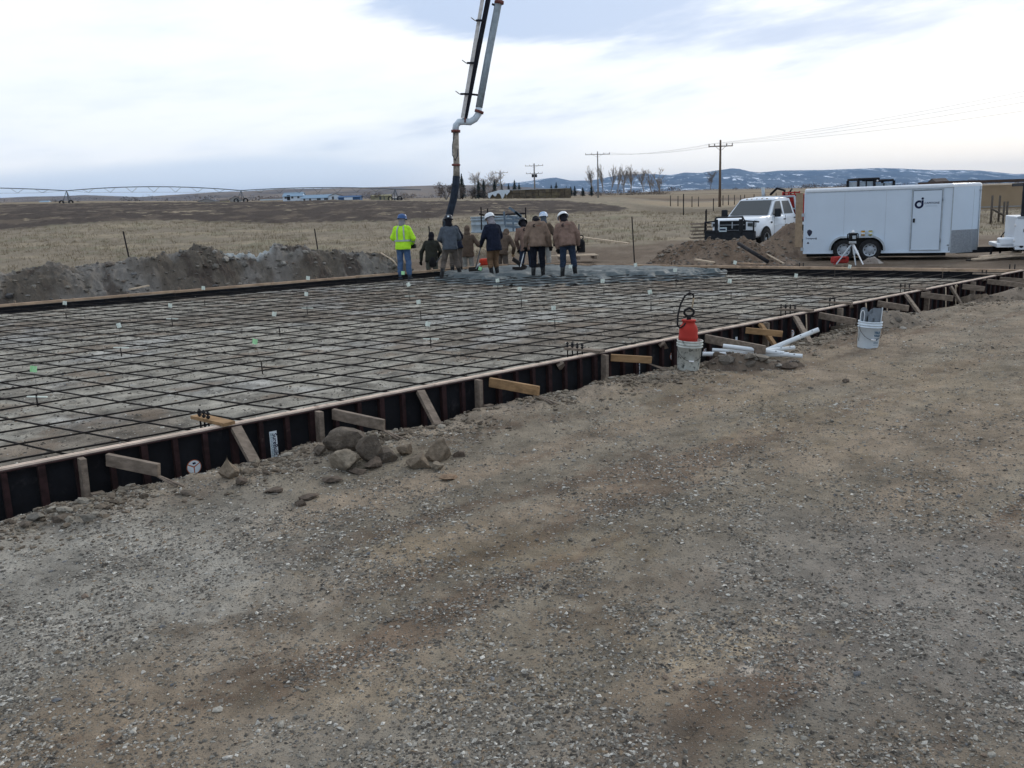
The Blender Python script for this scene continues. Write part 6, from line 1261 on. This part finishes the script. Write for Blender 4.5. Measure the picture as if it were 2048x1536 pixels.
# ================================================================== trees
m_bark=mat('bare_bark',(.17,.145,.13),.95,var=.25); m_bark2=mat('pale_bark',(.27,.235,.20),.95,var=.2); m_con=mat('conifer_green',(.018,.028,.024),.95,var=.4,scale=1.5); m_brush=mat('brush_grey',(.11,.09,.08),.95,var=.3,scale=.8)
def bare(px,yt,D,w,label,seed,group,m=m_bark2,ntr=1,up=.5,yb=None):
    g=onground(px,D); z0=g.z if yb is None else AT(px,yb,D).z; tp=AT(px,yt,D); hh=tp.z-z0; R2=random.Random(seed); tr=MB(); cr=MB()
    def grow(p,d,L,r,lv):
        n=3; pts=[p]; q=p
        for i in range(n): d=(d+Vector((R2.gauss(0,.10),R2.gauss(0,.10),.05))).normalized(); q=q+d*L/n; pts.append(q)
        (tr if lv==0 else cr).tube(pts,[r*(1-.45*i/n) for i in range(n+1)],5 if lv<2 else 3,cap=False)
        if lv<4:
            k=(9,5,3,3)[lv]
            for i in range(k):
                f=R2.uniform(.3,1) if lv else R2.uniform(.12,1.); pp=pts[0].lerp(pts[-1],f); a=R2.uniform(0,6.28); sp=up if lv else up*.8
                dd_=(d+Vector((math.cos(a)*sp,math.sin(a)*sp,.45 if up<.4 else .2))).normalized(); grow(pp,dd_,L*R2.uniform(.42,.66)*(1.25 if lv==0 and up<.4 else 1),max(.008*D/100,r*.5),lv+1)
    for k in range(ntr): grow(Vector((R2.uniform(-.3,.3)*w*.3*(ntr>1),0,0)),Vector((R2.gauss(0,.10)*(1 if ntr==1 else 2.2),0,1)).normalized(),hh*.62,hh*.013,0)
    zm=max(v[2] for v in cr.v); s=hh/zm; xm=max(abs(v[0]) for v in cr.v); sx=min(1.6,w/2/xm)
    for q in(tr,cr): q.v=[(v[0]*sx,v[1]*sx,v[2]*s) for v in q.v]
    t=thing('bare_tree',label,'tree',(g.x,D,z0),group=group); tr.build('trunk',m,t,recalc=False); cr.build('crown',m,t,recalc=False)
BT=[(1190,330,5.5,'bare poplar at the left end of the row behind the grey power pole'),(1207,325,4.5,'bare poplar second from the left in the tall row'),(1221,327,5,'bare poplar third from the left in the tall row'),(1235,326,4,'bare poplar in the middle of the left clump'),(1248,331,4.5,'bare poplar right of the middle of the left clump'),
    (1262,328,4,'slim bare poplar at the right end of the left clump'),(1290,335,7,'broad bare tree at the left of the right clump'),(1304,334,6.5,'broad bare tree in the middle of the right clump'),(1321,333,6,'broad bare tree at the right end of the row')]
for i,(px,yt,w,lab) in enumerate(BT): bare(px,yt,300+7*(i%3),w*1.25,lab,i+5,'bare poplars on the skyline',up=.28 if i<6 else .5,yb=389)
bare(1420,341,520,12,'wide bare tree beside the nearest power pole',31,'bare trees on the skyline',m_bark,up=.7,yb=380); bare(976,339,330,15,'large rounded bare tree above the dark conifers',33,'bare trees on the skyline',m_bark2,2,.75,yb=398); bare(995,345,330,8,'smaller bare tree leaning right beside the rounded bare tree',35,'bare trees on the skyline',m_bark2,1,.5,yb=398)
def bush(px,yt,D,wpx,label,seed,m=m_brush,group=None,yb=None,nm='bush',dens=900):
    g=onground(px,D); z0=g.z-.3 if yb is None else AT(px,yb,D).z; hh=AT(px,yt,D).z-z0; w=wpx*D/F; R2=random.Random(seed); q=MB(); st=MB()
    lob=[(R2.uniform(-.38,.38)*w,R2.uniform(-.3,.3)*w,hh*R2.uniform(.35,.72),R2.uniform(.18,.34)) for _ in range(7)]
    for k in range(dens):
        a=R2.choice(lob); v=Vector((R2.gauss(0,1),R2.gauss(0,1),R2.gauss(0,1))); v=v.normalized()*R2.uniform(.4,1.05); p=Vector((a[0]+v.x*a[3]*w,a[1]+v.y*a[3]*w,max(.05,a[2]+v.z*a[3]*hh*1.1)))
        if p.z>hh*1.02: continue
        s=hh*R2.uniform(.02,.055); d1=Vector((R2.gauss(0,1),R2.gauss(0,1),R2.gauss(0,1)))*s; d2=Vector((R2.gauss(0,1),R2.gauss(0,1),R2.gauss(0,1)))*s; q.add([p,p+d1,p+d2],[(0,1,2)])
    for a in lob: st.tube([(0,0,0),(a[0]*.5,a[1]*.5,a[2]*.5),(a[0],a[1],a[2])],hh*.012,4)
    t=thing(nm,label,'tree' if nm!='bush' else 'bush',(g.x,D,z0),group=group); q.build('crown' if nm!='bush' else 'foliage',m,t,recalc=False); st.build('trunk' if nm!='bush' else 'stems',m_bark,t,recalc=False)
def conifer(px,yt,D,wpx,label,seed,group='dark conifers on the skyline',yb=None):
    g=onground(px,D); z0=g.z if yb is None else AT(px,yb,D).z; hh=AT(px,yt,D).z-z0; w=wpx*D/F*.72; R2=random.Random(seed); q=MB(); lv=16
    for i in range(lv):
        f=i/lv; z=hh*(.10+.88*f); r=w*(1-f)**.8*R2.uniform(.75,1.15)+.05
        for k in range(16):
            a=2*math.pi*(k+R2.random()*.8)/16; rr=r*R2.uniform(.6,1.15); da=.22; q.add([(0,0,z+hh*.06),(math.cos(a-da)*rr*.8,math.sin(a-da)*rr*.8,z-hh*.01),(math.cos(a)*rr,math.sin(a)*rr,z-hh*R2.uniform(.01,.06)),(math.cos(a+da)*rr*.8,math.sin(a+da)*rr*.8,z-hh*.01)],[(0,1,2,3)])
    t=thing('conifer_tree',label,'tree',(g.x,D,z0),group=group); q.build('crown',m_con,t,recalc=False); MB().tube([(0,0,0),(0,0,hh*.97)],[w*.12,w*.02],6).build('trunk',m_bark,t)
conifer(925,345,330,17,'tall narrow dark spruce right of the hose',1,yb=400); conifer(920,352,333,10,'short spruce joined to the left of the tall spruce',2,yb=400)
bush(920,368,325,26,'grey twiggy shrub mass in front of the tall spruce',3,yb=400); bush(893,364,330,38,'grey brown leafless thicket left of the hose',4,yb=401); bush(945,372,330,16,'low thicket between the spruce and the dark pines',5,yb=400)
for i,(px,yt,w,lab) in enumerate(((958,358,16,'round dark pine left of the rounded bare tree'),(968,356,12,'dark pine below the rounded bare tree'),(990,359,14,'dark pine right of the rounded bare tree'),(1004,365,10,'narrow dark pine at the left end of the hay stack roof'))): conifer(px,yt,328,w,lab,20+i,yb=399)
bush(975,376,326,44,'brown shrubs under the dark pines',6,yb=400)
for i,(px,yt,w,lab) in enumerate(((1018,365,8,'small dark pine first above the hay stack'),(1030,358,13,'tallest dark pine above the hay stack'),(1039,364,11,'dark pine right of the tallest one above the hay stack'),(1103,369,9,'small pine above the right part of the hay stack'),(1113,363,10,'pointed pine above the right part of the hay stack'),(1133,371,6,'tiny pine at the right end of the hay stack'),(1142,372,9,'dark round pine right of the hay stack'),(1150,371,9,'second dark pine right of the hay stack'),(1166,374,10,'dark pine left of the poplar row'),(1183,367,10,'dark pine at the foot of the grey power pole'))): conifer(px,yt,345+i,w,lab,40+i,yb=393)
for i,(px,yt,w,D,lab) in enumerate(((112,398,12,700,'small dark tree far left below the pivot tower'),(155,400,8,700,'second small dark tree far left'),(358,400,9,800,'tiny dark tree left of the low grey house'))): bush(px,yt,D,w,lab,60+i,m_con,yb=409,nm='round_tree',dens=300)
bush(745,381,420,38,'grey leafless trees right of the blue building',70,yb=401,nm='leafless_grove'); bush(815,383,430,34,'grey leafless trees before the small pale shed',71,yb=401,nm='leafless_grove'); bush(700,388,900,70,'thin grey trees behind the blue building',72,yb=402,nm='leafless_grove')
# far line of trees and brush
R2=np.random.RandomState(9); T=[]
def treeline(x0,x1,yb,D,n,hmin,hmax):
    for i in range(n):
        px=R2.uniform(x0,x1); b=AT(px,np.interp(px,[p[0] for p in yb],[p[1] for p in yb]),D*R2.uniform(.97,1.03)); h=R2.uniform(hmin,hmax)*(.4+1.2*abs(float(fbm(np.array([px*.02]),np.array([D*.01]),1,3,7)[0]))*2); w=h*R2.uniform(.5,1.5)
        for k in range(12): c=np.array([b.x+R2.uniform(-w,w),b.y+R2.uniform(-w,w),b.z+R2.uniform(0,h)]); s=h*.13; T.extend([c+R2.randn(3)*s,c+R2.randn(3)*s,c+R2.randn(3)*s])
treeline(-50,900,[(-50,409),(300,408),(600,401),(900,398)],1500,600,3,9); treeline(1150,2060,[(1150,389),(1400,381),(1600,376),(2060,365)],1300,700,2.5,6); treeline(-50,900,[(-50,402),(900,392)],3800,260,6,16); treeline(1190,1340,[(1190,391),(1340,388)],310,260,.6,1.5)
o=npmesh('distant_tree_line',np.array(T),np.arange(len(T)).reshape(-1,3),m_brush,False); tag(o,'thin brown line of distant brush and trees along the horizon','trees',kind='stuff')
# ================================================================== hay stack, houses, pivot
m_hay=mat('old_hay',(.105,.085,.06),.95,var=.35,scale=.6,bump=.5,bscale=2,rgb2=(.16,.135,.08),fac2=.4,s2=.3); m_tarp=mat('pale_tarp',(.55,.62,.68),.5,var=.15)
D=215.; a=AT(1000,399,D); b=AT(1141,398,D); t=thing('hay_stack','long brown hay stack with a torn white tarp at its left end','hay stack',((a.x+b.x)/2,D,a.z-.4)); L=(b.x-a.x); hz=AT(1070,379,D).z-a.z+.4
R3=random.Random(8); nb_=11
for i in range(nb_):
    for j in range(3):
        MB().box((-L/2+L*(i+.5)/nb_,0,hz/3*(j+.5)),(L/nb_-.06,3.2+R3.uniform(-.3,.3),hz/3-.03),None,.06).build('bale',m_hay,t)
MB().box((0,.2,hz+.05),(L*.9,3.6,.10),None,.03).build('top_cover',m_trim,t)
q=MB(); n=14; top=[];bot=[]
for i in range(n+1): x=-L/2-2.8+5.2*i/n; zt_=hz+.15-max(0,-(x+L/2))*.25; top.append((x,-1.9,zt_)); bot.append((x,-2.0,zt_-.9-.4*math.sin(i*1.7)-(1.2 if i in(9,10) else 0)))
q.add(top+bot,[(i,i+1,i+n+2,i+n+1) for i in range(n)]); q.add(top+[(x,1.9,z) for x,y,z in top],[(i,i+1,i+n+2,i+n+1) for i in range(n)]); q.build('torn_tarp',m_tarp,t)
MB().box((-L/2-1.2,0,hz*.35),(2.6,3,hz*.7)).build('bale',m_hay,t)
def house(px0,px1,yb,yw,yr,D,dep,wall,roof,label,wins=(),ridge='x',door=None):
    a,b=AT(px0,yb,D),AT(px1,yb,D); zw=AT(px0,yw,D).z; zr=AT(px0,yr,D).z; t=thing('farm_building',label,'building',((a.x+b.x)/2,D,a.z-.6)); L=b.x-a.x; h=zw-a.z+.6; r=zr-a.z+.6; e=.35
    q=MB().box((0,dep/2,h/2),(L,dep,h))
    if ridge=='y': q.add([(-L/2,0,h),(L/2,0,h),(0,0,r),(-L/2,dep,h),(L/2,dep,h),(0,dep,r)],[(0,1,2),(5,4,3)])
    else: q.add([(-L/2,0,h),(-L/2,dep,h),(-L/2,dep/2,r),(L/2,0,h),(L/2,dep,h),(L/2,dep/2,r)],[(0,2,1),(3,4,5)])
    q.build('wall',wall,t); q=MB()
    if ridge=='y':
        for s in(-1,1): q.bar((s*(L/2+e),dep/2,h-.1),(0,dep/2,r+.12),dep+e*2,.16,up=(0,0,1))
    else:
        for s in(-1,1): q.bar((0,dep/2+s*(dep/2+e),h-.1),(0,dep/2,r+.12),L+e*2,.16)
    q.build('roof',roof,t)
    for (fx,fz,fw,fh) in wins: MB().box(((fx-.5)*L,-.03,h*fz),(fw,.08,fh)).build('window',m_glass,t)
    if door: MB().box(((door-.5)*L,-.04,1.6),(1.6,.08,2.4)).build('door',m_trimk,t)
w_wh=mat('house_white',(.62,.70,.78),.6,var=.04); w_bl=mat('house_blue',(.05,.11,.22),.6,var=.1); r_bl=mat('roof_blue_grey',(.22,.32,.42),.6,var=.1); r_br=mat('roof_brown',(.10,.08,.07),.8,var=.1); w_tan=mat('barn_tan',(.26,.245,.15),.8,var=.1); w_gr=mat('shed_grey',(.30,.29,.27),.8,var=.1)
house(566,604,400,393,386,450,9,w_wh,r_bl,'white two storey house with pale blue roof and three windows',((.15,.72,1.1,1),(.5,.72,1.1,1),(.82,.72,1.1,1)),door=.3); house(603,661,401,397,391,448,8,w_wh,r_bl,'long low white wing joined to the two storey house',((.1,.6,1,1.2),(.3,.6,1,1.2),(.6,.6,2,1),(.85,.6,2,1)))
house(658,685,401,392,388.5,446,10,w_wh,r_br,'white gable fronted garage with brown roof',((.3,.6,1,1.6),),'y'); house(677,720,401.5,395,392.5,440,8,w_bl,w_bl,'dark blue shop building with a pale door',()); 
t=thing('shop_door','pale roller door panel on the dark blue shop building','door',tuple(AT(697,401,439.4))); MB().box((0,0,.8),(4.2,.1,1.3)).build('door_panel',w_wh,t)
house(742,780,400.5,392,390.5,520,10,w_tan,w_tan,'low olive tan barn behind the grey trees',((.5,.5,1.2,2),(.7,.5,.6,2))); house(787,806,400.5,396,394,430,6,w_gr,w_gr,'small pale open shed with dark openings',((.1,.5,.8,1.8),(.4,.5,.8,1.8)))
house(396,430,407,403,398.5,600,10,w_gr,mat('roof_slate',(.10,.11,.13),.8),'low grey house with dark hipped roof at the left',((.4,.5,1.6,1.2),),'y'); house(432,458,404,402,400,700,8,w_tan,r_br,'tiny tan house right of the low grey house'); house(460,482,403,399,392.5,620,10,w_gr,r_br,'brown roofed shed behind the irrigation tower',(),'y'); house(78,96,409,405,402,900,9,w_wh,r_bl,'tiny pale blue farmhouse at the far left')
house(1872,1898,369.5,364,357,700,14,r_br,r_br,'dark brown shed roof on the skyline behind the trailer',()); house(520,566,399.5,398,396.5,700,9,w_wh,r_br,'long thin white fence like barn left of the two storey house')
a_,b_=AT(1880,417.5,97),AT(2420,402,97); t=thing('farm_building','long low tan metal building with a brown roof edge right of the trailer','building',tuple(a_)); h_=AT(1985,373,97).z-AT(1985,417,97).z
MB().bar(a_+Vector((0,0,h_/2-.3)),b_+Vector((0,0,h_/2-.3)),.3,h_+.6).build('wall',mat('tan_metal',(.33,.245,.155),.7,var=.05,scale=1),t,world=True); MB().bar(a_+Vector((0,2.5,h_+.45)),b_+Vector((0,2.5,h_+.45)),6.0,.24).build('roof',mat('brown_roof',(.08,.055,.045),.8),t,world=True); MB().bar(a_+Vector((0,-.17,.05)),b_+Vector((0,-.17,.05)),.04,.14).build('base_trim',w_gr,t,world=True)
# centre pivot irrigation
m_piv=mat('pivot_pipe',(.16,.19,.22),.5,.3,var=.1); tw=[(-260,383,408),(133,381.5,408),(482,381,404),(790,378,400),(842,379.5,None)]; D=210.
t=thing('irrigation_pivot','long arched centre pivot irrigation pipe on wheeled towers across the left field','irrigation pivot',tuple(AT(482,404,D))); prev=None
for i,(px,yt,yb) in enumerate(tw):
    p=AT(px,yt,D)
    if prev is not None:
        L=(p-prev).length; pts=[];low=[]
        arc=(0,.75,.9,.5,.0)[i]
        for k in range(21): f=k/20; q=prev.lerp(p,f); q=q.copy(); q.z+=arc*4*f*(1-f); pts.append(q)
        MB().tube(pts,.10,8).build('span_pipe',m_piv,t,world=True)
        if i<4:
            tr=MB(); nd_=7; nodes=[]
            for k in range(1,nd_+1): f=k/(nd_+1); q=prev.lerp(p,f).copy(); q.z+=arc*4*f*(1-f)-1.25*math.sin(math.pi*f)**.5; nodes.append(q)
            ch=[prev]+nodes+[p]; tr.tube(ch,.025,4)
            for k,q in enumerate(nodes):
                for df in(-.035,.035): f=(k+1)/(nd_+1)+df; c=prev.lerp(p,f).copy(); c.z+=arc*4*f*(1-f); tr.tube([q,c],.04,4)
            tr.build('truss_rods',m_piv,t,world=True)
    if yb:
        b=AT(px,yb,D); q=MB()
        for s in(-1,1): q.tube([p,b+Vector((s*.9,0,.3))],.07,6); q.tube([p,b+Vector((s*.4,2.0,.3))],.07,6)
        q.tube([b+Vector((-1.1,0,.4)),b+Vector((1.1,0,.4))],.09,6).tube([b+Vector((-.45,0,1.6)),b+Vector((.45,0,1.6))],.04,4); q.build('tower_frame',m_piv,t,world=True)
        for s in(-1,1): MB().lathe([(.35,-.15),(.6,-.15),(.62,0),(.6,.15),(.35,.15)],16,b+Vector((s*1.1,0,.3)),axis='y').build('tower_wheel',m_tire,t,world=True)
    prev=p

# ------------------------------------------------------------------ air
zs=[v.co.z for o in bpy.data.objects if o.type=='MESH' and o.get('kind')=='structure' for v in o.data.vertices]
hb=MB().box((0,0,0),(46000,46000,1)); hb.v=[(x,y,(min(zs)-3) if z<0 else (max(zs)+40)) for x,y,z in hb.v]
hm=bpy.data.materials.new('haze_air'); hm.use_nodes=True; ht=hm.node_tree; ht.nodes.clear(); pv=ht.nodes.new('ShaderNodeVolumePrincipled'); pv.inputs['Color'].default_value=(.44,.67,1,1); pv.inputs['Density'].default_value=HAZE; pv.inputs['Anisotropy'].default_value=.0
om=ht.nodes.new('ShaderNodeOutputMaterial'); ht.links.new(pv.outputs[0],om.inputs['Volume'])
hz_=hb.build('haze',hm); tag(hz_,'thin blue haze in the air over the plain',None,kind='stuff')
